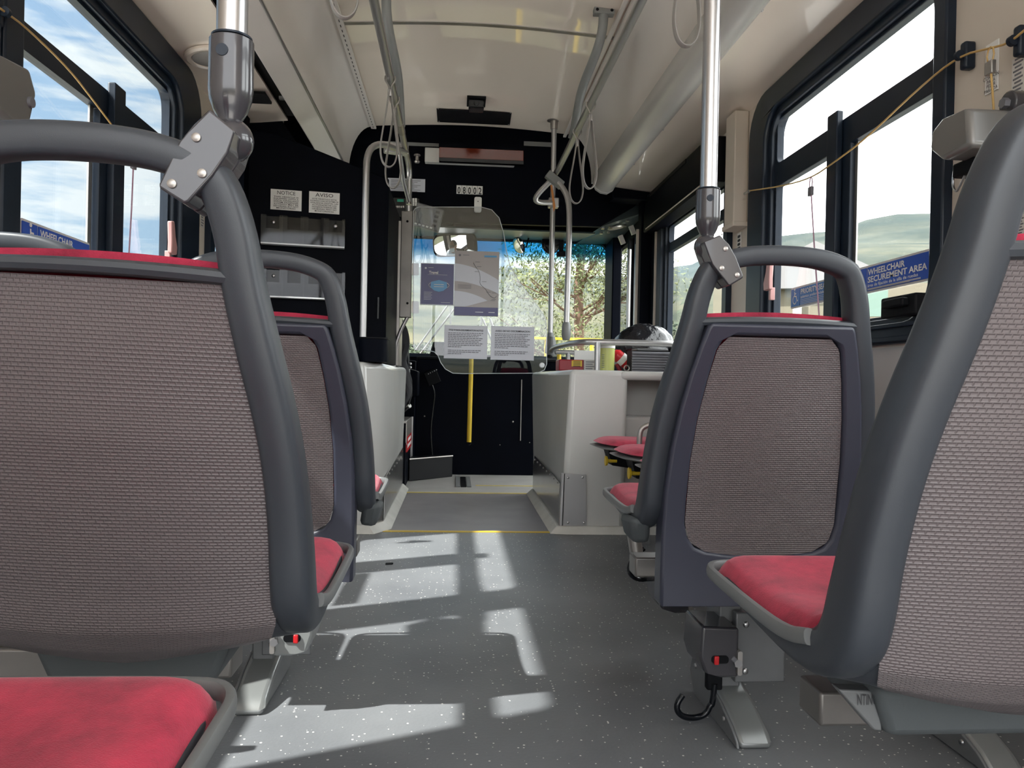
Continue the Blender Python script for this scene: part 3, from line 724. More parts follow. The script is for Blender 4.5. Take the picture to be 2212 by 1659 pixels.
put('plate', MB().plate([(c.x-.08, c.z+.10), (c.x+.10, c.z+.10), (c.x+.10, c.z+.07), (c.x+.04, c.z+.045), (c.x+.03, c.z-.02), (c.x, c.z-.035), (c.x-.035, c.z-.02), (c.x-.04, c.z+.05), (c.x-.08, c.z+.06)], [], 0, .02, xz(c.y)), 'olive', br_, bevel=.004)
put('bolt', MB().lathe((c.x, c.y-.006, c.z), (0, 1, 0), [(0, .016), (.008, .022)], 20), 'dullsteel', br_)
put('arm', MB().obox((c.x-.04, c.y+.06, c.z-.06), (.13, .03, .05), (0, .02, 0), (-.012, 0, .03)), 'olive', br_, bevel=.004)
put('stay', MB().box((c.x-.02, c.y+.02, 0), (c.x+.02, c.y+.05, c.z)), 'olive', br_)
# white angled bracket with lettering under the near right seat
sb = thing('seat_bracket', (.55, .80, .36), 'pale metal bracket with partial black lettering under the near right seat', 'bracket')
G_ = [at(*q, Y=.80) for q in ((1812, 1490), (1900, 1494), (1906, 1580), (1888, 1578))]
put('gusset', MB().hexa(G_, [v+Vector((0, .02, 0)) for v in G_]), 'lip', sb, bevel=.002)
R_ = [at(*q, Y=.81) for q in ((1908, 1500), (1974, 1512), (1974, 1580), (1908, 1580))]
put('rail', MB().hexa(R_, [v+Vector((0, .05, 0)) for v in R_]), 'mousegrey', sb, bevel=.002)
p = at(1853, 1496, Y=.7985)
me = text_mesh('NTING', .017, (1, 0, 0), (0, 0, 1), (p.x, .7985, p.z), 'LEFT', .022); put('lettering', me, 'ink', sb, smooth=False)
# tie-down retractors
def retractor(px, py, Y, lb, s, hookc=None, mt='clamp'):
    c = at(px, py, Y=Y); t = thing('tie_down_retractor', c, lb, 'retractor'); x, z = c.x, c.z
    put('housing', MB().plate([(x-.038*s, z+.054), (x+.040*s, z+.050), (x+.040*s, z-.052), (x+.005*s, z-.053), (x-.032*s, z-.042), (x-.042*s, z-.01)], [], -.05, .07, xz(Y)), mt, t, bevel=.012, seg=4)
    put('slot', MB().plate(rrect(x-.018, z-.022, x+.018, z-.006, .007), [], -.002, .004, xz(Y-.0505)), 'blackmatte', t)
    put('release_button', MB().box((x-.005+.008*(-s), Y-.056, z-.024), (x+.005+.008*(-s), Y-.050, z-.006)), 'red', t, bevel=.002)
    put('bolt', MB().lathe((x+.036*s, Y-.06, z-.02), (0, 1, 0), [(0, .009), (.012, .009)], 6), 'steel', t)
    put('mount_ear', MB().plate(rrect(x+.040*s-.005, z-.045, x+.040*s+.005, z+.005, .004), [], -.058, -.02, xz(Y)), 'dullsteel', t, bevel=.002)
    if hookc:
        h = hookc
        put('webbing', MB().box((x-.012, Y-.01, z-.095), (x+.022, Y+.01, z-.05)), 'blackmatte', t, bevel=.004)
        P = [(x+.004, Y-.01, z-.08), (x+.0, Y-.01, z-.125), (x-.004, Y-.01, .045), (x-.012, Y-.01, .026), (x-.034, Y-.012, .018), (x-.062, Y-.018, .022), (x-.078, Y-.02, .034), (x-.080, Y-.02, .052), (x-.066, Y-.015, .068)]
        put('hook', MB().tube(smoothpath(P, 2), .0065, 10), 'blackgloss', t)
    return t
retractor(1538, 1392, 1.60, 'dark metal tie-down box with red button and hook beside the right seat leg', 1, True)
retractor(642, 1348, 1.70, 'pale metal tie-down box with red button beside the left seat leg', -1, mt='greypaint')
t = retractor(1445, 1268, 1.93, 'tie-down box partly hidden under the right boxed seat', 1)
hk = thing('floor_hook', (.52, 1.95, 0), 'black curved strap hook with cylinder hanging under the right red cushion', 'hook')
p = at(1368, 1168, Y=2.0)
put('barrel', MB().cyl((p.x, 2.0, p.z+.02), (p.x+.01, 2.0, p.z-.035), .018, 14), 'dullsteel', hk)
put('hook', MB().tube(smoothpath([(p.x+.03, 2.0, p.z-.02), (p.x-.005, 2.0, p.z-.05), (p.x-.012, 2.0, p.z-.085), (p.x+.015, 2.0, p.z-.105), (p.x+.05, 2.0, p.z-.10)], 2), .006, 8), 'blackgloss', hk)
# ---- aisle-facing fold seats along the right wall
def side_seat(y, lb, x0=.60):
    t = thing('fold_seat', (x0+.24, y, .40), lb, 'seat', 'aisle facing fold seats on the right')
    def pad(side, z0, th, hw, L, x1):
        def f(u, v):
            a = u*2-1; b = v*2-1; r = (abs(a)**3.2+abs(b)**3.2)**(1/3.2) if (a or b) else 0
            m_ = max(abs(a), abs(b)); k = m_/r if r else 1
            X = x1+L/2+a*k*L/2; Y = y+b*k*hw; e = 1-m_**6
            return (X, Y, z0+(th*e if side else -.012*e)-.012*math.sin(PI*min(1, max(0, (X-x1)/L))))
        return f
    sh = MB(); sh.grid(pad(1, .452, .012, .20, .45, x0), 20, 20); sh.grid(pad(0, .452, .012, .20, .45, x0), 20, 20, flip=True)
    put('seat_shell', sh, 'lip', t)
    cu = MB(); cu.grid(pad(1, .468, .03, .175, .41, x0+.015), 20, 20); cu.grid(pad(0, .468, .01, .175, .41, x0+.015), 20, 20, flip=True)
    put('seat_cushion', cu, 'plush', t)
    put('bumper', MB().lathe((x0+.05, y-.05, .39), (1, 0, 0), [(-.0, .022), (.008, .02), (.012, .008), (.05, .007)], 16), 'yellow', t)
    put('bracket', MB().hexa([(x0+.08, y-.05, .37), (x0+.30, y-.05, .34), (x0+.30, y+.05, .34), (x0+.08, y+.05, .37)], [(x0+.06, y-.06, .44), (x0+.34, y-.06, .44), (x0+.34, y+.06, .44), (x0+.06, y+.06, .44)]), 'blackmatte', t, bevel=.004)
    put('backrest', MB().box((x0+.46, y-.18, .47), (x0+.50, y+.18, .82)), 'plastic', t, bevel=.02, seg=3)
    put('back_cushion', MB().box((x0+.435, y-.16, .49), (x0+.462, y+.16, .80)), 'plush', t, bevel=.012, seg=3)
    return t
side_seat(3.30, 'red fold seat farthest forward beside the white wheel housing')
side_seat(2.86, 'red fold seat between the farthest fold seat and the boxed right seat')
side_seat(2.44, 'red fold seat mostly hidden behind the boxed right seat frame')
fb = thing('seat_frame_rail', (1.1, 2.87, .36), 'grey support rail carrying the aisle facing fold seats', 'rail')
put('beam', MB().box((.84, 2.2, .295), (.90, 3.52, .338)), 'leg', fb)
for yy in (2.3, 3.4): put('post', MB().box((.85, yy, 0), (.89, yy+.05, .30)), 'leg', fb)
ar = thing('arm_hoop', (.80, 3.08, .50), 'curved dark tube armrest between the fold seats', 'armrest')
p = at(1395, 945, Y=3.08)
put('hoop', MB().tube(smoothpath([(p.x-.025, 3.08, .44), (p.x-.027, 3.08, p.z+.02), (p.x-.01, 3.08, p.z+.045), (p.x+.03, 3.08, p.z+.055), (p.x+.2, 3.08, p.z+.055)], 2), .011, 10), 'dullsteel', ar)
# ---- poles on the seat handles
def seat_pole(X, Y, s, lb, zt):
    t = thing('grab_pole', (X, Y, .92), lb, 'pole', 'vertical grab poles clamped to seat handles')
    put('pole', MB().cyl((X, Y, zt-.02), (X, Y, 2.345), .0152, 32), 'steel', t)
    c = put('socket', MB().lathe((X, Y, zt), (0, 0, -1), [(-.0015, .0155), (0, .0210), (.001, .0218), (.05, .0220), (.060, .0208), (.072, .0165), (.080, .0120), (.086, .0115)], 32), 'clamp', t)
    put('collar_ring', MB().lathe((X, Y, zt+.0015), (0, 0, 1), [(0, .0200), (.002, .0200)], 32), 'frame', t)
    put('set_screw', MB().lathe((X-.003, Y-.0228, zt-.018), (0, 1, 0), [(0, .006), (.004, .0062)], 16), 'frame', c)
    # knuckle and clamp body
    put('knuckle', MB().ell((X+.002*s*-1, Y, zt-.101), (.0215, .022, .022), 24, 16), 'clamp', t)
    a = Vector((X, Y-.002, zt-.100)); d = Vector((s*.52, 0, -.85)).normalized(); b = a+d*.082; w = Vector((d.z, 0, -d.x))*1.0
    if w.x*s > 0: pass
    O = [(-.010, -.016), (.010, -.020), (.034, -.0225), (.076, -.0165), (.080, -.014), (.080, .013), (.076, .016), (.042, .021), (.016, .021), (-.006, .015)]
    wv = Vector((-d.z, 0, d.x))
    cb = put('clamp_body', MB().plate(O, [], -.034, .0, lambda u, v, q: tuple(a+d*u+wv*v+Vector((0, q-.004, 0)))), 'clamp', t, bevel=.011, seg=5)
    put('clamp_half', MB().plate(O, [], .0, .028, lambda u, v, q: tuple(a+d*u+wv*v+Vector((0, q-.003, 0)))), 'clamp', t, bevel=.006, seg=4)
    for u, v in ((.020, .011*s), (.046, -.012*s), (.070, .006*s)):
        p = a+d*u+wv*v; put('screw', MB().lathe(p+Vector((0, -.0405, 0)), (0, 1, 0), [(0, .0028), (.0008, .0044), (.0045, .0048)], 14), 'dullsteel', cb)
    return t
seat_pole(at(501, 80, Y=.80).x, .80, -1, 'chrome pole with grey socket clamped to the near left seat handle', at(501, 80, Y=.80).z-.004)
seat_pole(at(1530, 412, Y=1.362).x, 1.362, 1, 'chrome pole with grey socket clamped to the boxed right seat handle', at(1530, 412, Y=1.362).z)
# ================================================================== FRONT OF THE BUS
WF = 6.30
# header bulkhead
def pz(pts, Y): return [((q := at(*p, Y=Y)).x, q.z) for p in pts]
bot = [(1.30, 1.93), (1.20, 1.93), (.955, 1.772), (-1.14, 1.752)]
struct('wall_front', MB().plate([(-1.14, 2.43), (1.30, 2.43)]+bot, [], 0, .04, xz(5.10)), 'black')
struct('trim_6', MB().plate([(-1.14, 1.752), (.955, 1.772), (.98, 1.90), (-1.14, 1.885)], [], 0, 1, lambda x, z, w: (x, 5.14+(z-1.752)*8.0, z-.01*w)), 'teal')
# dash wall and windscreen surround
hs = rrect(-1.06, .93, 1.235, 1.875, .07)
struct('wall_front', MB().plate([(-1.2, -.1), (1.36, -.1), (1.36, 2.43), (-1.2, 2.43)], [hs], 0, .05, xz(WF)), 'black')
w8 = thing('window_8', (0, WF, .9), None, None); w8['kind'] = 'structure'
put('pane', MB().plate(rrect(-1.07, .92, 1.245, 1.885, .07), [], .02, .026, xz(WF)), 'screen', w8, smooth=False)
put('gasket', MB().plate(rrect(-1.085, .905, 1.26, 1.90, .08), [rrect(-1.055, .935, 1.23, 1.87, .065)], -.015, .0, xz(WF)), 'frame', w8, bevel=.004)
struct('trim_7', MB().box((-.29, 5.90, 0), (1.22, 5.94, .885)), 'black', bevel=.004)
struct('trim_8', MB().box((-.29, 5.90, .87), (1.28, 6.30, .90)), 'blackmatte', bevel=.006)
struct('trim_9', MB().box((-1.14, 5.75, 0), (-.29, 6.30, .86)), 'black', bevel=.006)
# fittings on the dash wall
vs = [(at(1127, 820, Y=5.895), at(1124, 952, Y=5.895))]
put('seam_strip', MB().box((vs[0][0].x-.003, 5.893, vs[0][1].z), (vs[0][0].x+.003, 5.90, vs[0][0].z)), 'dullsteel', label='thin vertical silver strip on the black dash wall', cat='trim strip')
for px, py, r in ((1108, 911, .007), (917, 899, .006), (1144, 956, .004), (1080, 961, .004)):
    p = at(px, py, Y=5.895); put('rivet', MB().ell(p, (r, .003, r), 10, 6), 'dullsteel', label='small silver fastener head on the black dash wall', cat='fastener', group='fasteners on the dash wall')
yp = thing('yellow_pole', at(1013, 955, Y=5.6), 'yellow pole standing in front of the black dash wall', 'pole')
a = at(1019, 740, Y=5.6); b = at(1013, 955, Y=5.6)
put('pole', MB().cyl(a, b, .0165, 20), 'yellow', yp)
put('end_cap', MB().cyl(b+Vector((.003, .002, .0)), b+Vector((.004, .02, -.012)), .014, 16), 'blackmatte', yp)
put('arm', MB().tube([a, a+Vector((0, .06, .02)), a+Vector((0, .3, .02))], .0165, 12), 'yellow', yp)
# dash screens / driver's controls
dc = thing('driver_console', (-.45, 5.6, .8), 'black instrument console with switches at the driver place', 'console')
c1 = at(885, 722, Y=5.55); 
put('binnacle', MB().plate([(-.47, .60), (-.26, .60), (-.26, .78), (-.33, .80), (-.35, 1.0), (-.37, 1.065), (-.42, 1.085), (-.47, 1.085)], [], 0, .25, xz(5.55)), 'black', dc, bevel=.02, seg=4)
for px, py in ((886, 786), (893, 748), (886, 794)):
    p = at(px, py, Y=5.545); put('switch', MB().ell(p, (.012, .006, .010), 10, 8), 'steel', dc)
p = at(882, 803, Y=5.54); put('label_plate', MB().box((p.x-.012, 5.54, p.z-.018), (p.x+.012, 5.55, p.z+.018)), 'white', dc)
# steering wheel (mostly hidden behind the cabinet)
sw = thing('steering_wheel', (-.72, 5.35, 1.0), 'black steering wheel in front of the driver', 'steering wheel')
rm = Matrix.Rotation(math.radians(-50), 3, 'X')
cw = Vector((-.74, 5.62, .98))
put('wheel_rim', MB().tube([cw+rm @ Vector((.22*math.cos(a*PI/16), 0, .22*math.sin(a*PI/16))) for a in range(32)], .014, 10, cyclic=True), 'blackmatte', sw)
for a in (0, 2.1, 4.2): put('spoke', MB().cyl(cw, cw+rm @ Vector((.22*math.cos(a), 0, .22*math.sin(a))), .012, 8), 'blackmatte', sw)
put('column', MB().cyl(cw, cw+Vector((0, .12, -.14)), .035, 14), 'blackmatte', sw)
# radio unit with coiled leads on the dash wall
rd = thing('radio_handset', at(932, 812, Y=5.87), 'small black radio unit with shiny studs hung on the dash wall', 'radio')
p = at(934, 815, Y=5.87)
put('body', MB().obox(p, (.045, 0, .02), (0, .02, 0), (-.022, 0, .05)), 'blackmatte', rd, bevel=.005)
for i in range(5): put('stud', MB().ell(p+Vector((-.03+.015*i, -.023, .025+.008*i)), (.005, .004, .005), 8, 6), 'steel', rd)
put('cable', MB().tube(smoothpath([p+Vector((0, 0, -.06)), at(940, 850, Y=5.88), at(936, 880, Y=5.88), at(930, 930, Y=5.88), at(934, 985, Y=5.88)], 2), .006, 8), 'blackgloss', rd)
# driver platform and step box
pf = thing('driver_platform', (-.7, 5.4, 0), 'black sided raised driver platform with metal edge and red sticker', 'platform')
put('platform', MB().box((-1.13, 5.12, 0), (-.315, 5.74, .43)), 'black', pf, bevel=.004)
put('top_plate', MB().box((-1.13, 5.12, .43), (-.31, 5.74, .445)), 'dullsteel', pf, bevel=.002)
put('edge_strip', MB().box((-.318, 5.735, 0), (-.30, 5.755, .445)), 'steel', pf)
put('side_band', MB().box((-.3155, 5.13, .30), (-.309, 5.73, .43)), 'dullsteel', pf)
a = at(866, 955, X=-.31); b = at(889, 975, X=-.31); st = put('warning_sticker', MB().box((-.3145, 5.16, .235), (-.306, 5.66, .335)), 'red', pf, label='red sticker with white writing')
g = MB()
for i, (y0, y1) in enumerate(((5.24, 5.58), (5.20, 5.63))):
    for k in range(9): yy = y0+(y1-y0)*k/9; g.box((-.3062, yy, .30-.04*i), (-.3052, yy+(y1-y0)/9*.7, .322-.04*i))
put('sticker_print', g, 'white', st)
for i in range(5): put('rivet', MB().ell((-.3085, 5.15+.13*i, .29), (.003, .006, .006), 8, 6), 'steel', pf)
sb = thing('step_box', (-.15, 5.5, 0), 'low black step box on the front floor beside the driver platform', 'step')
A = [at(883, 1040, Z=0), at(977, 1030, Z=0)]
q0, q1 = A; dd = (q1-q0)
put('box', MB().hexa([q0, q1, q1+Vector((-.02, .16, 0)), q0+Vector((.0, .24, 0))], [q0+Vector((0, 0, .155)), q1+Vector((0, 0, .155)), q1+Vector((-.02, .16, .155)), q0+Vector((0, .24, .155))]), 'stepgrey', sb, bevel=.006)
put('top_edge', MB().tube([q0+Vector((0, -.002, .157)), q1+Vector((0, -.002, .157))], .006, 8), 'dullsteel', sb)
# floor hatch hinge, strips, litter
fh = thing('ramp_joint', (.1, 5.35, 0), 'small grey ramp hinge on the pale front floor', 'hinge')
a = at(998, 1040, Z=0)
for dx in (-.045, .03): put('leaf', MB().box((a.x+dx, a.y-.3, 0), (a.x+dx+.03, a.y+.25, .006)), 'greypaint', fh)
put('slot', MB().box((a.x-.012, a.y-.3, 0), (a.x+.026, a.y+.25, .003)), 'blackmatte', fh)
for y, th, lb, m_ in ((3.655, .028, 'yellow floor strip across the aisle at the near end of the ramp', 'yellow'), (4.915, .034, 'yellow floor strip across the aisle at the far end of the ramp', 'yellowstrip')):
    put('floor_strip', MB().box((-.34, y, 0), (.515, y+th, .003)), m_, label=lb, cat='floor strip')
put('floor_strip', MB().box((.16, 5.28, 0), (.60, 5.305, .003)), 'yellowstrip', label='short yellow floor strip near the front door side', cat='floor strip')
lt_ = MB(); p = at(838, 1220, Z=0); lt_.plate([(0, 0), (.022, .002), (.024, .006), (.019, .008), (.024, .012), (.02, .015), (0, .012)], [], 0, .004, lambda u, v, w: (p.x+u*1.2-.01, p.y+v*1.5, w))
put('litter', lt_, 'blackmatte', label='tiny black scrap lying on the speckled floor', cat='scrap')
# ---- wheel housings
def wheelbox(s, x_in, x_out, lb):
    t = thing('wheel_housing', ((x_in+x_out)/2, 4.3, 0), lb, 'wheel housing')
    y0, y1 = (3.66, 4.92) if s > 0 else (3.64, 5.10)
    xi = x_in
    bulge = .045 if s > 0 else 0
    b = [(xi, y0, 0), (x_out, y0+.0, 0), (x_out, y1, 0), (xi, y1, 0)]; H = .785 if s > 0 else .80
    if s > 0:
        mb = MB().hexa([(xi, y0, 0), (.83, y0, 0), (.83, y1, 0), (xi, y1, 0)], [(xi+.035, y0+.01, H), (.84, y0+.01, H), (.84, y1, H), (xi-.03, y1, H)])
        put('body', mb, 'wheelbox', t, bevel=.025, seg=4)
        put('recess', MB().hexa([(.80, y0+.12, 0), (x_out, y0+.12, 0), (x_out, y1, 0), (.80, y1, 0)], [(.80, y0+.12, .56), (x_out, y0+.12, .56), (x_out, y1, .56), (.80, y1, .56)]), 'wheelbox', t, bevel=.015)
        put('recess_back', MB().hexa([(.80, y0+.30, .5), (x_out, y0+.30, .5), (x_out, y1, .5), (.80, y1, .5)], [(.80, y0+.32, H-.006), (x_out, y0+.32, H-.006), (x_out, y1, H-.006), (.80, y1, H-.006)]), 'wheelbox', t, bevel=.015)
        put('top_rim', MB().box((.8, y0+.0, H-.045), (x_out, y0+.34, H-.002)), 'wheelbox', t, bevel=.02, seg=3)
    else:
        mb = MB().hexa([(x_out, y0, 0), (xi-.06, y0, 0), (xi, y0+.12, 0), (xi, y1, 0), (x_out, y1, 0)], [(x_out, y0+.02, H), (xi-.10, y0+.02, H), (xi-.015, y0+.16, H), (xi+.02, y1, H), (x_out, y1, H)])
        put('body', mb, 'wheelbox', t, bevel=.03, seg=4)
    kx = xi-.004*s
    if s > 0:
        put('kick_plate', MB().plate([(y0+.02, .04), (y1, .04), (y1-.0, .255), (y0+.3, .245), (y0+.02, .235)], [], 0, .003, yz(kx, -1)), 'kick', t)
        for i in range(8): put('rivet', MB().ell((kx-.004, y0+.08+i*.155, .232), (.003, .006, .006), 8, 6), 'dullsteel', t)
        put('corner_guard', MB().plate([(xi-.006, .03), (xi+.125, .03), (xi+.118, .282), (xi-.002, .288)], [], -.004, .0, xz(y0-.001)), 'steel', t, bevel=.001)
        put('corner_roll', MB().cyl((xi+.003, y0+.004, .03), (xi+.008, y0+.004, .285), .012, 16), 'steel', t)
        for dx, dz in ((.03, .265), (.10, .268), (.035, .05), (.112, .05)): put('screw', MB().ell((xi+dx, y0-.006, dz), (.006, .003, .006), 10, 6), 'steel', t)
        # pale skirting
        put('skirting', MB().hexa([(xi-.055, y0-.03, 0), (xi+.02, y0-.05, 0), (x_out, y0-.05, 0), (x_out, y0, 0), (xi, y0, 0), (xi, y1, 0), (xi-.05, y1, 0)], [(xi-.02, y0-.01, .035), (xi+.02, y0-.02, .035), (x_out, y0-.012, .035), (x_out, y0, .035), (xi, y0, .035), (xi, y1, .035), (xi-.012, y1, .035)]), 'skirt', t, bevel=.004)
    else:
        put('kick_plate', MB().plate([(y0+.12, .04), (y1, .04), (y1, .28), (y0+.12, .24)], [], 0, .003, yz(kx+.002, 1)), 'kick', t)
        put('kick_plate', MB().hexa([(xi-.06, y0-.004, .04), (xi+.003, y0+.118, .04), (xi, y0+.12, .04), (xi-.06, y0, .04)], [(xi-.063, y0-.004, .24), (xi+.001, y0+.12, .24), (xi-.002, y0+.125, .24), (xi-.063, y0, .24)]), 'kick', t)
        for i in range(7): put('rivet', MB().ell((kx+.006, y0+.2+i*.17, .232), (.003, .006, .006), 8, 6), 'dullsteel', t)
        put('skirting', MB().hexa([(x_out, y0-.05, 0), (xi-.02, y0-.05, 0), (xi+.05, y0+.08, 0), (xi+.05, y1, 0), (xi, y1, 0), (xi, y0+.12, 0), (xi-.06, y0, 0), (x_out, y0, 0)], [(x_out, y0-.012, .035), (xi-.05, y0-.012, .035), (xi+.012, y0+.10, .035), (xi+.012, y1, .035), (xi, y1, .035), (xi, y0+.12, .035), (xi-.06, y0, .035), (x_out, y0, .035)]), 'skirt', t, bevel=.004)
    return t
wheelbox(1, .522, 1.29, 'white moulded wheel housing at right with steel corner guard and kick plate')
wheelbox(-1, -.335, -1.13, 'white moulded wheel housing at left behind the driver cabinet')
# ---- driver cabinet / partition
pa = thing('driver_partition', (-.7, 3.85, .8), 'tall navy black partition cabinet behind the driver with a sloping top', 'partition')
th = math.radians(9); ux = Vector((math.cos(th), math.sin(th), 0)); un = Vector((-math.sin(th), math.cos(th), 0)); P0 = Vector((-1.135, 3.88, 0))
def onp(px, py):    # point on the partition's rear face
    d = ray(px, py); t = (P0-Vector((0, 0, CH))).dot(un)/d.dot(un); return Vector((0, 0, CH))+d*t
def pf_(u, z, w): return tuple(P0+ux*u+un*w+Vector((0, 0, z)))
def uv_(px, py): q = onp(px, py); return ((q-P0).dot(ux), q.z)
tl = uv_(520, 283); t2 = uv_(600, 290); t3 = uv_(850, 392); 
put('panel', MB().plate([(uv_(514, 450)[0], .80), (uv_(836, 600)[0], .80), (uv_(836, 600)[0], uv_(836, 386)[1]), t2, (uv_(514, 450)[0], t2[1]+.02)], [], 0, .05, pf_), 'black', pa, bevel=.006)
p = P0+ux*(uv_(836, 600)[0]-.02)
put('side_panel', MB().hexa([p+Vector((0, 0, .80)), p+Vector((.02, 0, .80)), (-.335, 4.72, .80), (-.36, 4.72, .80)], [p+Vector((0, 0, 1.72)), p+Vector((.02, 0, 1.72)), (-.335, 4.72, 1.66), (-.36, 4.72, 1.66)]), 'black', pa, bevel=.004)
put('door_edge', MB().box((-.345, 4.50, .80), (-.325, 4.74, 1.64)), 'dullsteel', pa, bevel=.003)
put('top_box', MB().box((-1.13, 3.98, 1.75), (-.90, 4.9, 2.02)), 'black', pa)
q = onp(817, 668); put('hinge', MB().cyl(q+Vector((0, -.012, -.05)), q+Vector((0, -.012, .06)), .006, 10), 'blackgloss', pa)
ws = MB().box((-.324, 4.56, 1.22), (-.320, 4.70, 1.50)); wst = put('warning_label', ws, 'white', pa, label='red and white warning label')
put('label_red', MB().box((-.3205, 4.565, 1.37), (-.3185, 4.695, 1.495)), 'red', wst)
# left corner side strip, teal black
put('edge_fin', MB().box((onp(514, 450).x, 3.80, .9), (onp(514, 450).x+.05, 3.885, 1.99)), 'black', pa)
def notice(pts, head, body, lb):
    (x0, y0), (x1, y1) = pts; a = onp(x0, y0); b = onp(x1, y0+ (x1-x0)*.045); c = onp(x0, y1)
    t = thing('notice_card', c, lb, 'notice'); ua = (a-P0).dot(ux); ub = (b-P0).dot(ux)
    put('card', MB().plate([(ua, c.z), (ub, c.z), (ub, a.z), (ua, a.z)], [], -.003, 0, pf_), 'white', t)
    w = ub-ua; mid_ = P0+ux*((ua+ub)/2)-un*.0042; h = a.z-c.z
    def tt(s_, size, z, wd): put('lettering', text_mesh(s_, size, ux, (0, 0, 1), (mid_.x, mid_.y, z), 'CENTER', wd, weight=.0001, lines=.95), 'ink', t, smooth=False)
    tt(head, .026, a.z-.004, w*.58)
    L = body.split('\n')
    for i, ln in enumerate(L): tt(ln, .0098, a.z-.032-i*(h-.036)/len(L), w*(.92 if len(ln) > 20 else .80 if len(ln) > 14 else .62))
    return t
notice(((585, 408), (652, 452)), 'NOTICE', 'THIS VEHICLE IS\nEQUIPPED WITH A\nDIGITAL SURVEILLANCE\nSYSTEM. PASSENGER\nACTIVITY MAY BE\nRECORDED, BUT NOT\nMONITORED', 'white NOTICE card in English on the black partition')
notice(((668, 413), (734, 459)), 'AVISO', 'ESTE VEHICULO ESTA\nEQUIPADO CON UN SISTEMA DE\nVIGILANCIA DIGITAL. LAS\nACTIVIDADES DE LOS\nPASAJEROS PODRAN SER\nGRABADAS, PERO NO\nMONITOREADAS', 'white AVISO card in Spanish on the black partition')
def brochure(y0, y1, lb, card=False):
    a = uv_(566, y0); b = uv_(745, y0); c = uv_(566, y1)
    t = thing('brochure_holder', P0+ux*a[0]+Vector((0, 0, c[1])), lb, 'brochure holder'); u0, u1 = a[0], b[0]; z1, z0 = a[1], c[1]; W = (u1-u0)/4
    put('back_sheet', MB().plate([(u0, z0), (u1, z0), (u1, z1), (u0, z1)], [], -.006, -.003, pf_), 'holder', t, smooth=False)
    hz = z0+(z1-z0)*.52; O = [(u0, z0)]+[(u1, z0), (u1, z1)]
    for k in range(3, -1, -1):
        xa, xb = u0+W*k+W*.24, u0+W*(k+1)-W*.14
        O += [(xb, z1), (xb, hz), (xa, hz), (xa, z1)]
    O += [(u0, z1)]
    put('front_sheet', MB().plate(O, [], -.045, -.042, pf_), 'holder', t, smooth=False)
    for k in range(5):
        u = u0+W*k; put('divider', MB().plate([(u-.002, z0), (u+.002, z0), (u+.002, z1), (u-.002, z1)], [], -.044, -.006, pf_), 'holder', t, smooth=False)
    put('floor_sheet', MB().plate([(u0, z0-.004), (u1, z0-.004), (u1, z0+.003), (u0, z0+.003)], [], -.046, -.003, pf_), 'acrylicedge', t, smooth=False)
    for k in (0, 3):
        q = P0+ux*(u0+W*(k+.55))-un*.008+Vector((0, 0, z1-.03)); put('screw', MB().ell(q, (.009, .004, .009), 12, 8), 'steel', t)
    return t
brochure(466, 527, 'clear four pocket brochure holder below the notice cards')
brochure(582, 641, 'clear four pocket brochure holder lower on the partition behind the seat handle')
bn = thing('corner_bin', (-.46, 3.9, .80), 'dark rounded bin sleeve standing on the left wheel housing', 'bin')
put('sleeve', MB().plate(rrect(at(772, 760, Y=3.70).x, 3.70, at(834, 760, Y=3.70).x, 3.90, .05), [], .801, at(800, 731, Y=3.70).z, lambda x, y, w: (x, y, w)), 'black', bn, bevel=.004)
zb_ = at(800, 731, Y=3.70).z; xa_, xb_ = at(772, 760, Y=3.70).x, at(834, 760, Y=3.70).x
put('rim', MB().plate(rrect(xa_-.003, 3.697, xb_+.003, 3.903, .05), [rrect(xa_+.01, 3.71, xb_-.01, 3.89, .045)], zb_, zb_+.007, lambda x, y, w: (x, y, w)), 'blackmatte', bn)

# ---- header fittings
def onface(name, x0, y0, x1, y1, m_, lb, cat, Y=5.10, d=.02, **k):
    a = at(x0, y0, Y=Y-d); b = at(x1, y1, Y=Y-d); return put(name, MB().box((a.x, Y-d, b.z), (b.x, Y-.0005, a.z)), m_, label=lb, cat=cat, **k)
dsp = thing('route_display', at(1040, 355, Y=5.0), 'dark red electronic display in a white tray on the black header', 'display')
a = at(918, 318, Y=5.04); b = at(1112, 357, Y=5.04); put('tray', MB().box((a.x, 5.04, b.z), (b.x, 5.10, a.z)), 'wheelbox', dsp, bevel=.004)
a = at(949, 317, Y=5.0); b = at(1131, 348, Y=5.0); put('screen', MB().box((a.x, 5.0, b.z), (b.x, 5.04, a.z)), 'led', dsp, bevel=.003)
put('lower_edge', MB().box((a.x, 4.998, b.z-.022), (b.x, 5.04, b.z)), 'blackgloss', dsp)
put('upper_edge', MB().box((a.x, 4.998, a.z), (b.x, 5.04, a.z+.03)), 'black', dsp)
for x0, x1, lb in ((835, 948, 'flat grey strip left of the route display'), (1132, 1192, 'flat grey strip right of the route display')):
    onface('header_strip', x0, 305, x1, 317, 'greypaint', lb, 'strip', d=.006)
nm_ = thing('number_plate', at(1013, 415, Y=5.08), 'white fleet number plate reading 08002 on the black header', 'number')
a = at(986, 400, Y=5.09)
for i, ch in enumerate('08002'):
    x = a.x+i*.0348; put('digit_tile', MB().box((x+.001, 5.09, a.z-.055), (x+.0338, 5.0995, a.z)), 'white', nm_)
    put('digit', text_mesh(ch, .062, (1, 0, 0), (0, 0, 1), (x+.0172, 5.0885, a.z-.004), 'CENTER', .020, weight=.0012), 'ink', nm_, smooth=False)
wb = thing('white_box', at(1031, 455, Y=5.07), 'small white plastic sensor box below the number plate', 'sensor')
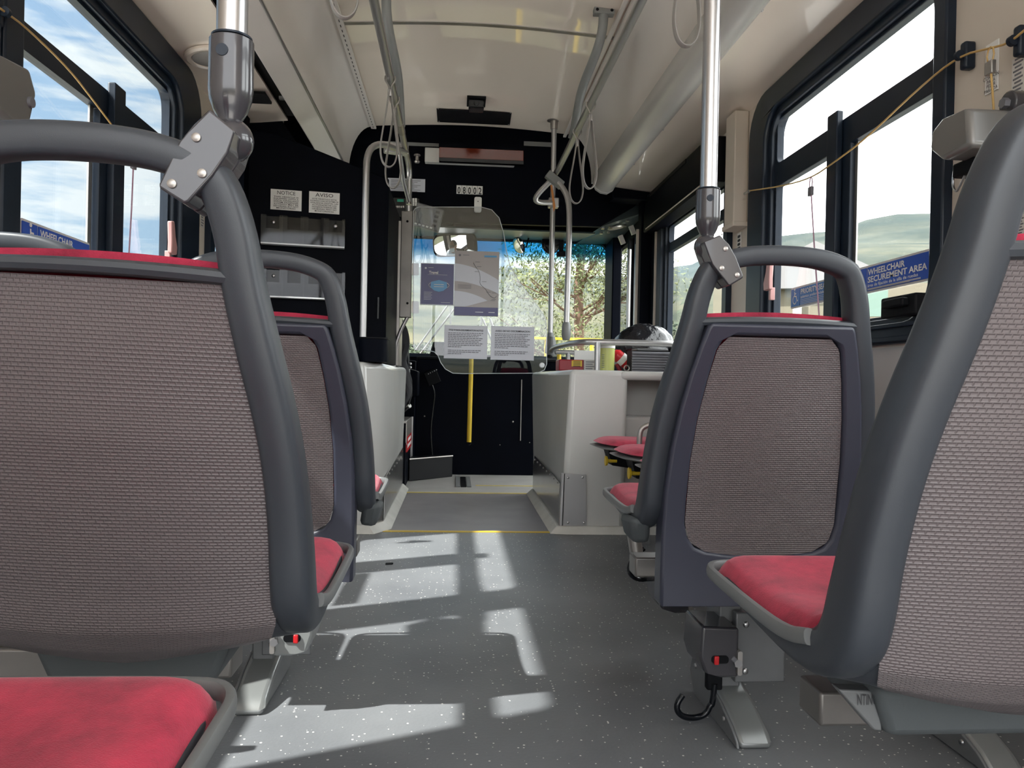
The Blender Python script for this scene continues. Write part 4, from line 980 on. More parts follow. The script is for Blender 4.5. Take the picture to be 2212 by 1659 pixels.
a = at(1025, 425, Y=5.06); b = at(1040, 457, Y=5.06); put('case', MB().plate(rrect(a.x, b.z, b.x, a.z, .012), [], 0, .035, xz(5.06)), 'white', wb, bevel=.004)
put('dot', MB().ell(((a.x+b.x)/2, 5.059, a.z-.03), (.003, .002, .004), 8, 6), 'ink', wb)
cl = thing('coat_hook', at(901, 350, Y=5.05), 'small shiny spool shaped knob on the black header', 'knob')
p = at(901, 343, Y=5.06); put('spool', MB().lathe(p+Vector((0, 0, .028)), (0, 0, -1), [(0, .02), (.008, .022), (.012, .012), (.04, .012), (.046, .02), (.056, .014)], 16), 'dullsteel', cl)
put('stem', MB().cyl(p, p+Vector((0, .05, 0)), .008, 10), 'blackmatte', cl)
cp = thing('control_panel', at(870, 440, Y=5.08), 'driver control panel with green display and keypad on the header', 'control panel')
a = at(850, 427, Y=5.08); b = at(905, 470, Y=5.08); put('case', MB().box((a.x, 5.08, b.z), (b.x, 5.10, a.z)), 'blackgloss', cp)
a = at(858, 430, Y=5.075); b = at(872, 436, Y=5.075); put('green_display', MB().box((a.x, 5.075, b.z), (b.x, 5.082, a.z)), 'green', cp)
for i in range(3):
    for j in range(4):
        p = at(888+i*5.2, 430+j*4.2, Y=5.075); put('key', MB().box((p.x-.006, 5.073, p.z-.005), (p.x+.006, 5.082, p.z+.005)), 'white', cp)
for i in range(6): p = at(856+i*4, 447, Y=5.075); put('switch', MB().box((p.x-.004, 5.07, p.z-.006), (p.x+.003, 5.082, p.z+.006)), 'steel', cp)
pcd = thing('paper_notice', at(878, 415, Y=5.08), 'pale printed card fixed to the header beside the handrail', 'card')
a = at(838, 384, Y=5.085); b = at(918, 415, Y=5.085); put('card', MB().box((a.x, 5.085, b.z), (b.x, 5.09, a.z)), 'paper', pcd)
g = MB()
for i in range(8): z = a.z-.015-i*.01; g.box((a.x+.02, 5.083, z), (b.x-.03-.02*(i % 3), 5.0848, z+.003))
put('print', g, 'greyink', pcd)
ds = thing('driver_display', at(925, 490, Y=5.0), 'tilted grey driver display unit with buttons seen through the clear shield', 'display')
c = at(924, 469, Y=4.95); r_ = Matrix.Rotation(math.radians(14), 3, 'Y')
def dl(x0, z0, x1, z1, y0, y1, nm__, m_, par, bev=0):
    h = [c+r_ @ Vector((x, y, z)) for z in (z0, z1) for x, y in ((x0, y0), (x1, y0), (x1, y1), (x0, y1))]
    return put(nm__, MB().hexa(h[:4], h[4:]), m_, par, bevel=bev)
cs = dl(-.09, -.075, .09, .075, 0, .04, 'case', 'leg', ds, .008)
dl(-.065, -.045, .02, .05, -.003, 0, 'screen', 'greypaint', cs)
for i in range(5): dl(-.07+i*.025, -.066, -.055+i*.025, -.056, -.004, 0, 'button', 'white', cs)
for i in range(4): dl(.04, .04-i*.03, .065, .055-i*.03, -.004, 0, 'button', 'ink', cs)
put('arm', MB().cyl(c+Vector((0, .04, .03)), c+Vector((.02, .2, .12)), .014, 10), 'blackmatte', ds)
# ceiling hatch plate and camera
hp = thing('ceiling_plate', at(1025, 275, Z=2.36), 'black rectangular plate on the cream ceiling above the header', 'plate')
a = Vector((-.135, 4.45, 0)); zc = lambda x: 2.345+.03*math.sin(PI*max(0, min(1, (x+.56)/1.287)))
mb = MB()
p = [at(943, 241, Z=2.35), at(1105, 250, Z=2.35), at(1101, 275, Z=2.35), at(945, 268, Z=2.35)]
put('plate', MB().hexa([(q.x, q.y, zc(q.x)-.008) for q in p], [(q.x, q.y, zc(q.x)-.001) for q in p]), 'blackmatte', hp)
for q in p: put('screw', MB().ell((q.x*.96+.004, q.y+(.02 if q.y < 4.6 else -.02), zc(q.x)-.009), (.005, .005, .003), 8, 5), 'steel', hp)
cm = thing('ceiling_camera', at(1028, 240, Z=2.3), 'small black camera unit on the cream ceiling', 'camera')
a = at(1009, 215, Z=2.35); b = at(1047, 243, Z=2.35)
put('base', MB().box((a.x, a.y, 2.362), (b.x, a.y+.15, 2.374)), 'blackmatte', cm)
put('body', MB().box((a.x+.01, a.y+.02, 2.315), (b.x-.01, a.y+.12, 2.364)), 'blackgloss', cm, bevel=.006)
put('lens', MB().lathe(((a.x+b.x)/2, a.y+.02, 2.338), (0, -1, 0), [(0, .016), (.006, .014)], 16), 'blackgloss', cm)
# ---- rails
RX, RXR, RZ = -.287, .572, 1.95
lr = thing('ceiling_rail', (RX, 2.5, RZ), 'long steel overhead handrail on the left of the aisle', 'handrail')
put('rail', MB().tube([(RX, YB, RZ), (RX, 4.35, RZ)]+smoothpath([(RX, 4.38, RZ), (RX, 4.5, RZ-.01), (RX+.0, 4.52, RZ-.12), (RX-.0, 4.52, 1.74)], 2), .0165, 16), 'satin', lr)
put('splice', MB().cyl((RX, 3.72, RZ), (RX, 3.86, RZ), .0185, 16), 'dullsteel', lr)
rr_ = thing('ceiling_rail', (RXR, 2.5, RZ), 'long steel overhead handrail on the right of the aisle', 'handrail')
a = at(1160, 425, Y=4.62); b = at(1192, 440, Y=4.75)
put('rail', MB().tube([(RXR, YB, RZ), (RXR, 4.40, RZ)]+smoothpath([(RXR-.005, 4.50, RZ), (RXR-.01, 4.56, RZ-.01), (a.x-.012, 4.62, a.z+.0), (a.x, 4.64, a.z-.03), (b.x, 4.72, b.z)], 2), .0165, 16), 'satin', rr_)
def hanger(x0, y0, x1, y1, lb):
    t = thing('rail_hanger', (x0, y0, 2.3), lb, 'hanger')
    put('bracket', MB().box((x0-.045, y0-.02, 2.33), (x0+.045, y0+.02, 2.368)), 'greypaint', t, bevel=.003)
    put('arm', MB().tube(smoothpath([(x0, y0, 2.34), (x0, y0+.02, 2.27), (x0*.7+x1*.3, y0+.08, 2.20), (x1, y1-.25, 2.12), (x1, y1-.12, 2.05), (x1, y1, RZ+.01)], 3), .021, 16), 'greypaint', t)
    for s in (-1, 1): put('bolt', MB().ell((x0+s*.032, y0-.021, 2.345), (.007, .003, .007), 8, 6), 'blackmatte', t)
hanger(.617, 3.33, RXR, 3.86, 'grey curved hanger arm from the ceiling to the right handrail')
hanger(-.32, 3.27, RX, 3.80, 'grey curved hanger arm from the ceiling to the left handrail')
# stanchions
ls = thing('stanchion', (-.50, 4.15, .8), 'steel stanchion with curved top joining the left handrail', 'stanchion')
px0 = at(784, 720, Y=3.79); zb0_ = at(800, 731, Y=3.70).z
put('tube', MB().tube([(px0.x, 3.79, zb0_+.008), (px0.x, 3.79, 1.70)]+smoothpath([(px0.x, 3.79, 1.72), (px0.x, 3.80, 1.80), (px0.x+.02, 3.82, 1.86), (px0.x+.07, 3.88, 1.895), (RX-.04, 4.05, 1.92), (RX, 4.14, 1.935)], 2), .0165, 16), 'satin', ls)
put('clamp', MB().obox((RX-.05, 4.15, RZ), (.06, .02, 0), (-.008, .026, 0), (0, 0, .026)), 'satin', ls, bevel=.005)
put('brace', MB().tube([(RX-.03, 4.16, RZ-.02), (RX-.02, 4.3, RZ-.12), (RX+.0, 4.5, 1.76)], .0125, 12), 'satin', ls)
gp = thing('guard_post', (-.29, 4.52, 1.1), 'square steel post carrying the clear shield hinges', 'post')
a = at(867, 455, Y=4.48); b = at(891, 686, Y=4.48)
put('post', MB().box((a.x, 4.48, b.z), (at(889, 600, Y=4.48).x, 4.53, a.z)), 'poststeel', gp, bevel=.004)
put('cap_socket', MB().cyl((RX, 4.51, a.z), (RX, 4.51, a.z+.035), .024, 16), 'steel', gp)
put('lower_tube', MB().tube(smoothpath([((a.x+.05), 4.50, b.z+.01), (a.x+.01, 4.50, b.z-.07), (a.x-.02, 4.50, b.z-.16), (a.x-.025, 4.50, b.z-.22), (a.x-.025, 4.50, .79)], 2), .011, 12), 'satin', gp)
for py in (590, 672): 
    q = at(896, py-12, Y=4.475); put('hinge', MB().plate(rrect(q.x-.018, q.z-.045, q.x+.024, q.z+.025, .008), [], 0, .006, xz(4.47)), 'dullsteel', gp)
for py in (478, 655): q = at(880, py, Y=4.478); put('bolt', MB().ell(q, (.007, .004, .007), 10, 6), 'blackmatte', gp)
# clear shield
sh = thing('clear_shield', (.1, 4.46, .8), 'clear acrylic driver shield with rounded corners holding posters', 'shield')
O = [(893, 456), (897, 450), (905, 447), (1040, 447), (1062, 453), (1078, 470), (1087, 500), (1094, 540), (1101, 572), (1120, 606), (1146, 640), (1172, 676), (1179, 690), (1181, 720), (1181, 786), (1176, 799), (1162, 806), (1000, 807), (978, 806), (962, 797), (952, 783), (946, 768), (938, 760), (926, 757), (896, 756), (893, 750)]
Op = [((q := at(*p, Y=4.46)).x, q.z) for p in O]
put('sheet', MB().plate(Op, [], 0, .006, xz(4.46)), 'acrylic', sh, smooth=False)
put('edge', MB().tube([(x, 4.463, z) for x, z in Op], .0022, 6, cyclic=True), 'acrylicedge', sh)
q = at(1171, 789, Y=4.455); put('suction_pad', MB().lathe(q, (0, 1, 0), [(0, .012), (.006, .016)], 20), 'acrylicedge', sh)
def poster(nm__, x0, y0, x1, y1, m_, lb, cat='poster', Y=4.452):
    a = at(x0, y0, Y=Y); b = at(x1, y1, Y=Y); t = thing(nm__, (a.x, Y, b.z), lb, cat)
    s_ = put('sheet', MB().box((a.x, Y, b.z), (b.x, Y+.0015, a.z)), m_, t, smooth=False); return t, a.x, b.x, b.z, a.z
Y1 = 4.4505
def bar(mb, x0, z0, x1, z1, d=0): mb.box((x0, Y1-d-.0008, z0), (x1, Y1-d, z1))
t, x0, x1, z0, z1 = poster('mask_poster', 910, 569, 979, 659, 'navy', 'navy travel poster with a blue face mask on the clear shield'); w, h = x1-x0, z1-z0
put('border', MB().plate([(x0-.003, z0-.003), (x1+.003, z0-.003), (x1+.003, z1+.003), (x0-.003, z1+.003)], [[(x0+.001, z0+.001), (x1-.001, z0+.001), (x1-.001, z1-.001), (x0+.001, z1-.001)]], -.0005, .001, xz(4.4515)), 'paper', t)
mk = MB(); cx, cz = x0+w*.55, z0+h*.46
mk.plate([(cx-.045, cz+.022), (cx, cz+.034), (cx+.045, cz+.022), (cx+.048, cz-.01), (cx+.025, cz-.028), (cx, cz-.034), (cx-.025, cz-.028), (cx-.048, cz-.01)], [], -.0012, 0, xz(Y1))
put('mask_picture', mk, 'postblue', t, smooth=False)
ml = MB(); bar(ml, cx-.028, cz+.006, cx+.028, cz+.009, .0014); bar(ml, cx-.028, cz-.006, cx+.028, cz-.003, .0014)
for s in (-1, 1): ml.tube([(cx+s*(.046+.012*math.sin(PI*i/6)), Y1-.001, cz+.018-.028*i/6) for i in range(7)], .0015, 6)
put('mask_lines', ml, 'signedge', t)
put('lettering', text_mesh('Travel', .022, (1, 0, 0), (0, 0, 1), (x0+w*.24, Y1-.001, z1-h*.17), 'LEFT', w*.28, weight=.0006), 'white', t, smooth=False)
pl_ = MB(); bar(pl_, x0+w*.2, z1-h*.27, x0+w*.8, z1-h*.265); pl_.lathe((x0+w*.14, Y1-.001, z1-h*.11), (0, 1, 0), [(0, .006), (.001, .006)], 14); bar(pl_, x0+w*.22, z1-h*.10, x0+w*.38, z1-h*.09)
for i in range(6): bar(pl_, x0+w*.1, z0+h*(.12+.035*i), x0+w*(.32+.03*(i % 2)), z0+h*(.128+.035*i))
bar(pl_, x0+w*.62, z0+h*.05, x0+w*.9, z0+h*.058); put('small_print', pl_, 'paper', t)
t, x0, x1, z0, z1 = poster('route_poster', 983, 541, 1076, 684, 'postergrey', 'grey route map poster with a navy foot on the clear shield'); w, h = x1-x0, z1-z0
fb_ = MB(); bar(fb_, x0+.002, z0+.002, x1-.002, z0+h*.135); put('foot_band', fb_, 'navy', t, smooth=False)
sw_ = MB()
sw_.plate([(x0+w*i/16, z1-h*.20-h*.24*(i/16)**1.7) for i in range(17)]+[(x0+w*(16-i)/16, z1-h*.47-h*.18*((16-i)/16)**1.8) for i in range(17)], [], -.0006, 0, xz(Y1))
sw_.plate([(x0+w*.7*i/12, z0+h*.38-h*.12*(i/12)**2) for i in range(13)]+[(x0+w*(.75-.5*i/8), z0+h*(.24-.10*i/8)) for i in range(9)]+[(x0+.002, z0+h*.14)], [], -.0006, 0, xz(Y1))
put('pale_swoosh', sw_, 'paper', t, smooth=False)
rtl = [(.42, .82), (.47, .76), (.56, .68), (.58, .58), (.57, .50), (.63, .46), (.72, .41), (.77, .35), (.83, .30), (.92, .285), (.95, .31)]
put('route_line', MB().tube([(x0+w*a, Y1-.0014, z0+h*b) for a, b in smoothpath([(p[0], p[1], 0) for p in rtl], 1) for _ in (0,)] if False else [(x0+w*q.x, Y1-.0014, z0+h*q.y) for q in smoothpath([(p[0], p[1], 0) for p in rtl], 1)], .0011, 6), 'greyink', t)
pm = MB(); pm.lathe((x0+w*.11, Y1-.0014, z1-h*.07), (0, 1, 0), [(0, .007), (.001, .007)], 14); bar(pm, x0+w*.18, z1-h*.07, x0+w*.32, z1-h*.062)
for i in range(4): bar(pm, x0+w*.08, z0+h*(.42+.018*i), x0+w*.38, z0+h*(.425+.018*i))
for a, b in ((.46, .83), (.5, .76), (.45, .68), (.62, .53), (.72, .37), (.85, .36), (.84, .26), (.82, .24)): bar(pm, x0+w*a, z0+h*b, x0+w*(a+.1), z0+h*(b+.006), .0008)
put('small_print', pm, 'greyink', t)
tb_ = MB(); bar(tb_, x0+w*.66, z1-h*.09, x0+w*.94, z1-h*.062, .001); put('blue_tab', tb_, 'postblue', t)
wl = MB(); bar(wl, x0+w*.48, z0+h*.055, x0+w*.66, z0+h*.065, .001); bar(wl, x0+w*.78, z0+h*.055, x0+w*.92, z0+h*.065, .001); put('foot_print', wl, 'paper', t)
for nm__, xx0, yy0, xx1, yy1, hd, lb in (('policy_sheet', 960, 702, 1052, 776, 'TITLE VI NON-DISCRIMINATION NOTICE', 'laminated English policy sheet low on the clear shield'), ('policy_sheet', 1061, 704, 1153, 779, 'AVISO DE NO DISCRIMINACION', 'laminated Spanish policy sheet low on the clear shield, right of the English one')):
    t, x0, x1, z0, z1 = poster(nm__, xx0, yy0, xx1, yy1, 'paper', lb, 'sheet'); w, h = x1-x0, z1-z0
    put('lettering', text_mesh(hd, .014, (1, 0, 0), (0, 0, 1), (x0+w/2, Y1-.001, z1-h*.11), 'CENTER', w*.8, weight=.0003), 'ink', t, smooth=False)
    g = MB()
    for i in range(13):
        if i == 9: continue
        zz = z1-h*(.24+.052*i)
        xx = x0+w*.09; e = x0+w*(.90-.05*(i % 3) if i not in (8, 12) else .4)
        while xx < e: L = w*random.uniform(.03, .09); bar(g, xx, zz, min(xx+L, e), zz+h*.02); xx += L+w*.012
    put('small_print', g, 'greyink', t)
# vertical pole and modesty rail at right
vp = thing('stanchion', (.60, 4.75, .8), 'slim steel stanchion from ceiling to rail behind the curved one', 'stanchion')
ta = at(1197, 268, Y=4.78); tb_ = at(1188, 722, Y=4.78)
put('tube', MB().cyl((tb_.x+.003, 4.78, tb_.z-.06), (ta.x-.0, 4.78, 2.36), .0165, 18), 'satin', vp)
put('ceiling_flange', MB().lathe((ta.x, 4.78, 2.362), (0, 0, -1), [(0, .045), (.006, .045), (.01, .024), (.06, .022)], 20), 'dullsteel', vp)
put('foot_socket', MB().lathe((tb_.x+.003, 4.78, tb_.z+.01), (0, 0, -1), [(0, .018), (.05, .028), (.13, .034)], 16), 'greypaint', vp)
q = at(1195, 436, Y=4.76); put('tee_clamp', MB().box((q.x-.03, 4.745, q.z-.035), (q.x+.035, 4.80, q.z+.025)), 'satin', vp, bevel=.006)
tg = thing('orange_tag', at(1195, 425, Y=4.72), 'thin orange paper tag tied at the right handrail end', 'tag')
A_ = [at(1189, 400, Y=4.70), at(1193, 400, Y=4.70), at(1200, 446, Y=4.70), at(1196, 458, Y=4.70)]
put('tag_strip', MB().hexa(A_, [v+Vector((0, .004, 0)) for v in A_]), 'orange', tg)
cs2 = thing('stanchion', (.68, 4.6, .9), 'steel stanchion with curved top clamped to the right handrail', 'stanchion')
b0 = at(1223, 725, Y=4.30)
A_ = [at(1186, 381, Y=4.5), at(1207, 395, Y=4.45), at(1222, 415, Y=4.40), at(1229, 440, Y=4.36), at(1230, 480, Y=4.33), at(1228, 560, Y=4.30), b0]
put('tube', MB().tube(smoothpath(A_, 2), .0165, 16), 'satin', cs2)
q0_ = at(1184, 377, Y=4.46); q1_ = at(1212, 400, Y=4.46); cc = (q0_+q1_)/2; dv = (q1_-q0_)/2
put('clamp', MB().obox(cc, dv*1.15, (0, .024, 0), dv.cross(Vector((0, 1, 0))).normalized()*.024), 'greypaint', cs2, bevel=.005)
put('foot_socket', MB().lathe((b0.x, b0.y, b0.z+.075), (0, 0, -1), [(0, .0185), (.02, .026), (.08, .026), (.10, .02)], 16), 'greypaint', cs2)
mr = thing('guard_rail', (.9, 4.2, .78), 'steel tubular guard rail around the top of the right wheel housing', 'rail')
zr = .935
put('near_rail', MB().tube(smoothpath([(.59, 4.78, zr-.04), (.60, 4.70, zr), (.63, 4.15, zr), (.66, 3.98, zr), (.72, 3.94, zr), (1.06, 3.94, zr), (1.17, 3.95, zr), (1.21, 4.0, zr), (1.215, 4.3, zr)], 3), .0165, 14), 'satin', mr)
put('far_rail', MB().tube([(.62, 4.74, zr-.025), (1.20, 4.74, zr-.025)], .014, 12), 'satin', mr)
for x, y in ((.735, 3.94), (1.15, 3.95)): put('post', MB().cyl((x, y, .787), (x, y, zr), .0155, 12), 'satin', mr)
put('post', MB().cyl((.70, 4.74, .787), (.70, 4.74, zr-.025), .014, 12), 'satin', mr)
put('rubber_tip', MB().ell((.585, 4.74, zr-.055), (.02, .02, .012), 12, 8), 'blackmatte', mr)
put('end_socket', MB().lathe((.60, 4.76, zr+.07), (0, 0, -1), [(0, .018), (.03, .024), (.10, .034), (.12, .03)], 14), 'greypaint', mr)
# ---- hanging straps
def strap(X, Y, L, lb, ry=0):
    t = thing('grab_strap', (X, Y, RZ-L), lb, 'strap', 'hanging grab straps')
    t['label'] = lb
    R_ = Matrix.Rotation(ry, 3, 'Z'); top = Vector((X, Y, RZ-.045))
    H = L-.05; pts = []
    half = [(.003, 0), (.006, -.10), (.014, -.30), (.026, -.52), (.0345, -.72), (.034, -.84), (.026, -.94), (.012, -.99), (0, -1)]
    prof = half+[(-a, b) for a, b in half[::-1][1:]]
    P = [top+R_ @ Vector((a, 0, b*H)) for a, b in prof]
    n = [R_ @ Vector((0, 1, 0))]*len(P)
    sp_ = smoothpath(P, 2)
    put('loop', MB().sweep(sp_, R_ @ Vector((0, 1, 0)), (.0028, .010), 10, 3), 'strap', t)
    put('clip', MB().tube(smoothpath([(X-.019, Y, RZ+.006), (X-.021, Y, RZ-.012), (X-.006, Y, RZ-.03), (X, Y, RZ-.06), (X+.006, Y, RZ-.03), (X+.021, Y, RZ-.012), (X+.019, Y, RZ+.006)], 2), .0035, 8), 'dullsteel', t)
    put('buckle', MB().box((X-.009, Y-.007, RZ-.078), (X+.009, Y+.007, RZ-.048)), 'steel', t, bevel=.003)
    return t
strap(RX, 1.90, .36, 'grey strap loop hanging on the left rail at the top edge', .25)
strap(RX, 3.17, .37, 'thin grey strap loop hanging on the left rail, nearer one of the crossing pair', .3)
strap(RX, 3.40, .40, 'thin grey strap loop hanging on the left rail, farther one of the crossing pair', -.2)
strap(RXR, 1.93, .37, 'grey strap loop hanging on the right rail beside the chrome pole', .1)
strap(RXR, 3.35, .38, 'thin grey strap loop on the right rail, nearer one of the pair', .35)
strap(RXR, 3.72, .36, 'thin grey strap loop on the right rail, farther one of the pair', .15)
# ---- things on the right wheel housing
TZ = .785
fk = thing('red_kit_box', (.68, 4.15, TZ), 'red box with yellow label lying on the right wheel housing', 'box')
a = at(1208, 776, Y=4.1); b = at(1262, 799, Y=4.1)
fk.location.z = b.z
put('box', MB().box((a.x, 4.1, TZ), (b.x, 4.24, a.z)), 'darkred', fk, bevel=.006)
a2 = at(1235, 777, Y=4.098); b2 = at(1257, 792, Y=4.098); lbp = put('yellow_label', MB().box((a2.x, 4.096, b2.z), (b2.x, 4.101, a2.z-.004)), 'yellow', fk, label='yellow label')
g = MB()
for i in range(4): g.box((a2.x+.008, 4.0948, a2.z-.012-i*.008), (b2.x-.008, 4.0958, a2.z-.009-i*.008))
put('print', g, 'ink', lbp)
wx = thing('white_carton', (.78, 4.1, TZ), 'small white printed carton between the red box and the rail post', 'carton')
a = at(1262, 777, Y=4.08); b = at(1287, 799, Y=4.08); put('carton', MB().box((a.x, 4.08, TZ), (b.x, 4.18, a.z)), 'wheelbox', wx, bevel=.003)
g = MB()
for i in range(4): g.box((a.x+.008, 4.079, a.z-.014-i*.012), (b.x-.006-.012*(i % 2), 4.0798, a.z-.009-i*.012))
put('print', g, 'greyink', wx)
wc = thing('white_card', (.8, 4.6, TZ), 'blank white card leaning behind the guard rail post', 'card')
a = at(1241, 757, Y=4.6); b = at(1286, 778, Y=4.6); put('card', MB().box((a.x, 4.6, TZ), (b.x, 4.61, a.z)), 'white', wc)
tub = thing('wipes_tub', (.8, 4.05, TZ), 'clear tub with white lid and yellowish liquid on the wheel housing', 'tub')
a = at(1295, 742, Y=4.05); b = at(1327, 799, Y=4.05); cx = (a.x+b.x)/2; rr = (b.x-a.x)/2
put('tub', MB().lathe((cx, 4.05, TZ), (0, 0, 1), [(0, rr*.92), (.01, rr*.98), (a.z-TZ-.025, rr), (a.z-TZ-.02, rr*.9)], 28), 'liquid', tub)
put('lid', MB().lathe((cx, 4.05, a.z-.025), (0, 0, 1), [(0, rr*1.04), (.02, rr*1.04), (.025, rr*.96)], 28), 'white', tub)
g = MB()
for i in range(7): g.box((cx-rr*.8, 4.05-rr*.86, TZ+.02+i*.011), (cx-rr*.35, 4.05-rr*.62, TZ+.0225+i*.011))
put('scale_marks', g, 'greyink', tub)
ex = thing('fire_extinguisher', (.88, 4.15, TZ), 'red fire extinguisher lying beside the tub with a steel ring', 'extinguisher')
c = at(1344, 778, Y=4.2)
put('cylinder', MB().tube([c+Vector((-.05, .0, .045)), c+Vector((-.035, 0, .03)), c+Vector((.03, 0, -.02)), c+Vector((.042, 0, -.03))], [.018, .035, .035, .02], 18), 'red', ex)
put('label_band', MB().tube([c+Vector((-.012, -.002, .014)), c+Vector((.012, -.002, -.006))], .0362, 18), 'white', ex)
put('valve', MB().cyl(c+Vector((-.03, 0, -.02)), c+Vector((-.01, 0, -.06)), .012, 12), 'darkred', ex)
q = at(1354, 796, Y=4.05); put('ring', MB().tube([q+Vector((.014*math.cos(i*PI/8), 0, .014*math.sin(i*PI/8)+.002)) for i in range(16)], .004, 8, cyclic=True), 'dullsteel', ex)
cr = thing('slatted_box', (1.05, 4.05, TZ), 'black slatted box with a grey lid on the wheel housing', 'box')
a = at(1366, 757, Y=4.0); b = at(1457, 799, Y=4.0)
put('core', MB().box((a.x+.008, 4.01, TZ), (b.x-.008, 4.16, a.z)), 'blackmatte', cr)
sl_ = MB(); nS = 8
for i in range(nS): z = TZ+.002+i*(a.z-TZ-.006)/nS; sl_.obox(((a.x+b.x)/2, 4.005, z+.006), ((b.x-a.x)/2, 0, 0), (0, .006, .003), (0, -.001, .004))
put('slats', sl_, 'greyink', cr)
put('lid', MB().box((a.x+.03, 4.02, a.z), (b.x-.03, 4.15, a.z+.014)), 'leg', cr, bevel=.003)
bgt = thing('bin_bag', (1.0, 4.35, TZ), 'shiny black plastic bag bulging behind the guard rail', 'bag')
c = at(1394, 760, Y=4.35)
bm_ = MB(); bm_.ell((c.x, 4.35, TZ+.125), (.185, .17, .155), 56, 40)
V2 = []
for v in bm_.v:
    p = Vector(v); q = (p-Vector((c.x, 4.35, TZ+.125)))
    f = 1+.12*noise.noise(q*8)+.07*abs(noise.noise(q*18+Vector((3, 1, 4))))+.01*noise.noise(q*40)
    p = Vector((c.x, 4.35, TZ+.125))+q*f; p.z = max(p.z, TZ+.002); V2.append(tuple(p))
bm_.v = V2; put('bag', bm_, 'bag', bgt)
# ---- right front corner: window header cover, post, door
hc = thing('door_header', (1.25, 4.2, 1.7), 'long black header cover above the right front window', 'header')
put('cover', MB().plate([(3.62, 1.70), (4.92, 1.70), (4.92, 1.83), (4.84, 1.93), (3.70, 1.93), (3.62, 1.90)], [], -.10, 0, yz(1.30, 1)), 'black', hc, bevel=.012)
put('vent_grille', MB().box((1.195, 4.0, 1.90), (1.202, 4.75, 1.92)), 'blackmatte', hc)
put('trim_edge', MB().box((1.197, 3.66, 1.712), (1.203, 4.85, 1.718)), 'beige', hc)
put('end_cap', MB().box((1.19, 3.60, 1.70), (1.30, 3.64, 1.92)), 'blackmatte', hc, bevel=.01)
for i in range(3): put('screw', MB().ell((1.19, 3.615, 1.75+.06*i), (.003, .004, .004), 8, 6), 'steel', hc)
struct('trim_10', MB().box((1.20, 4.97, .78), (1.30, 5.06, 2.4)).box((1.26, 4.86, .86), (1.30, 4.97, 2.0)), 'black', bevel=.004)
struct('trim_11', MB().box((1.262, 4.845, .9), (1.275, 4.865, 1.70)).box((1.185, 5.03, .8), (1.20, 5.05, 1.75)), 'beige')
put('corner_cover', MB().hexa([(1.0, 4.93, 1.925), (1.30, 4.93, 1.925), (1.30, 5.09, 1.925), (1.0, 5.09, 1.925)], [(.98, 4.93, 2.0), (1.30, 4.93, 1.965), (1.30, 5.09, 1.965), (.98, 5.09, 2.0)]), 'black', bevel=.006, label='black angled cover piece at the front end of the right ceiling edge', cat='cover')
dop = thing('door_motor_housing', (1.1, 5.6, 1.78), 'dark underside housing over the front door with wiring and a round lamp', 'housing')
put('housing', MB().hexa([(.97, 5.15, 1.785), (1.29, 5.15, 1.90), (1.29, 6.25, 1.87), (.97, 6.25, 1.86)], [(.97, 5.15, 1.95), (1.29, 5.15, 1.95), (1.29, 6.25, 1.95), (.97, 6.25, 1.95)]), 'teal', dop)
put('lamp_ring', MB().lathe((1.14, 5.5, 1.852), (.2, 0, -1), [(0, .06), (.008, .055), (.01, .04)], 24), 'dullsteel', dop)
for i in range(7): put('cable_tie', MB().box((1.0+.035*i, 5.3+.08*((i*3) % 5), 1.80+.012*i), (1.02+.035*i, 5.33+.08*((i*3) % 5), 1.812+.012*i)), 'steel', dop)
for (px, py), lb in (((1343, 518), 'small white rectangular tag tilted at the windscreen top corner, lower of two'), ((1366, 497), 'small white rectangular tag tilted at the windscreen top corner, upper of two')):
    q = at(px, py, Y=5.14); put('white_tag', MB().obox(q, (.014, 0, .006), (0, .012, 0), (-.012, 0, .028)), 'wheelbox', label=lb, cat='tag')
dr = thing('door_1', (1.3, 5.6, 0), None, None); dr['kind'] = 'structure'
put('door_frame', MB().plate([(5.06, -.05), (6.3, -.05), (6.3, 2.0), (5.06, 2.0)], [rrect(5.16, .1, 5.60, 1.80, .03), rrect(5.70, .1, 6.2, 1.80, .05)], 0, .04, yz(1.30, 1)), 'black', dr, bevel=.004)
put('pane', MB().plate([(5.15, .09), (6.22, .09), (6.22, 1.82), (5.15, 1.82)], [], .018, .023, yz(1.30, 1)), 'glass', dr, smooth=False)
for y in (5.30, 5.52): put('handle', MB().cyl((1.25, y, .5), (1.25, y, 1.70), .014, 14), 'steel', dr)
put('rubber_edge', MB().box((1.27, 5.62, 0), (1.31, 5.68, 1.8)), 'blackmatte', dr)
struct('trim_12', MB().box((1.225, 6.0, .85), (1.30, 6.30, 1.95)), 'black', bevel=.01)
struct('wall_right', MB().box((1.30, 5.0, 2.0), (1.36, 6.45, 2.43)), 'black')
# ---- mirrors
im = thing('interior_mirror', at(980, 530, Y=5.9), 'wide rounded interior mirror reflecting the masked driver', 'mirror')
mc = at(981, 530, Y=5.85); HEAD = Vector((-.66, 5.2, 1.44))
nrm = ((Vector((0, 0, CH))-mc).normalized()+(HEAD-mc).normalized()).normalized()
mu = Vector((0, 0, 1)).cross(nrm).normalized(); mv = nrm.cross(mu)
if mu.x < 0: mu = -mu
def mf(u, v, w): return tuple(mc+mu*u+mv*v-nrm*w)
mo = rrect(-.175, -.085, .175, .085, .05)
put('shell', MB().plate(mo, [], .003, .035, mf), 'blackmatte', im, bevel=.01, seg=3)
def mcv(u, v):
    a, b = (u*2-1)*.163, (v*2-1)*.075; t_ = (abs(a/.163)**4+abs(b/.075)**4)**.25 or 1; k_ = max(abs(a/.163), abs(b/.075))/t_; a, b = a*k_, b*k_
    return mf(a, b, -.012+.45*(a*a+b*b))
put('mirror_glass', MB().grid(mcv, 24, 14), 'mirror', im)
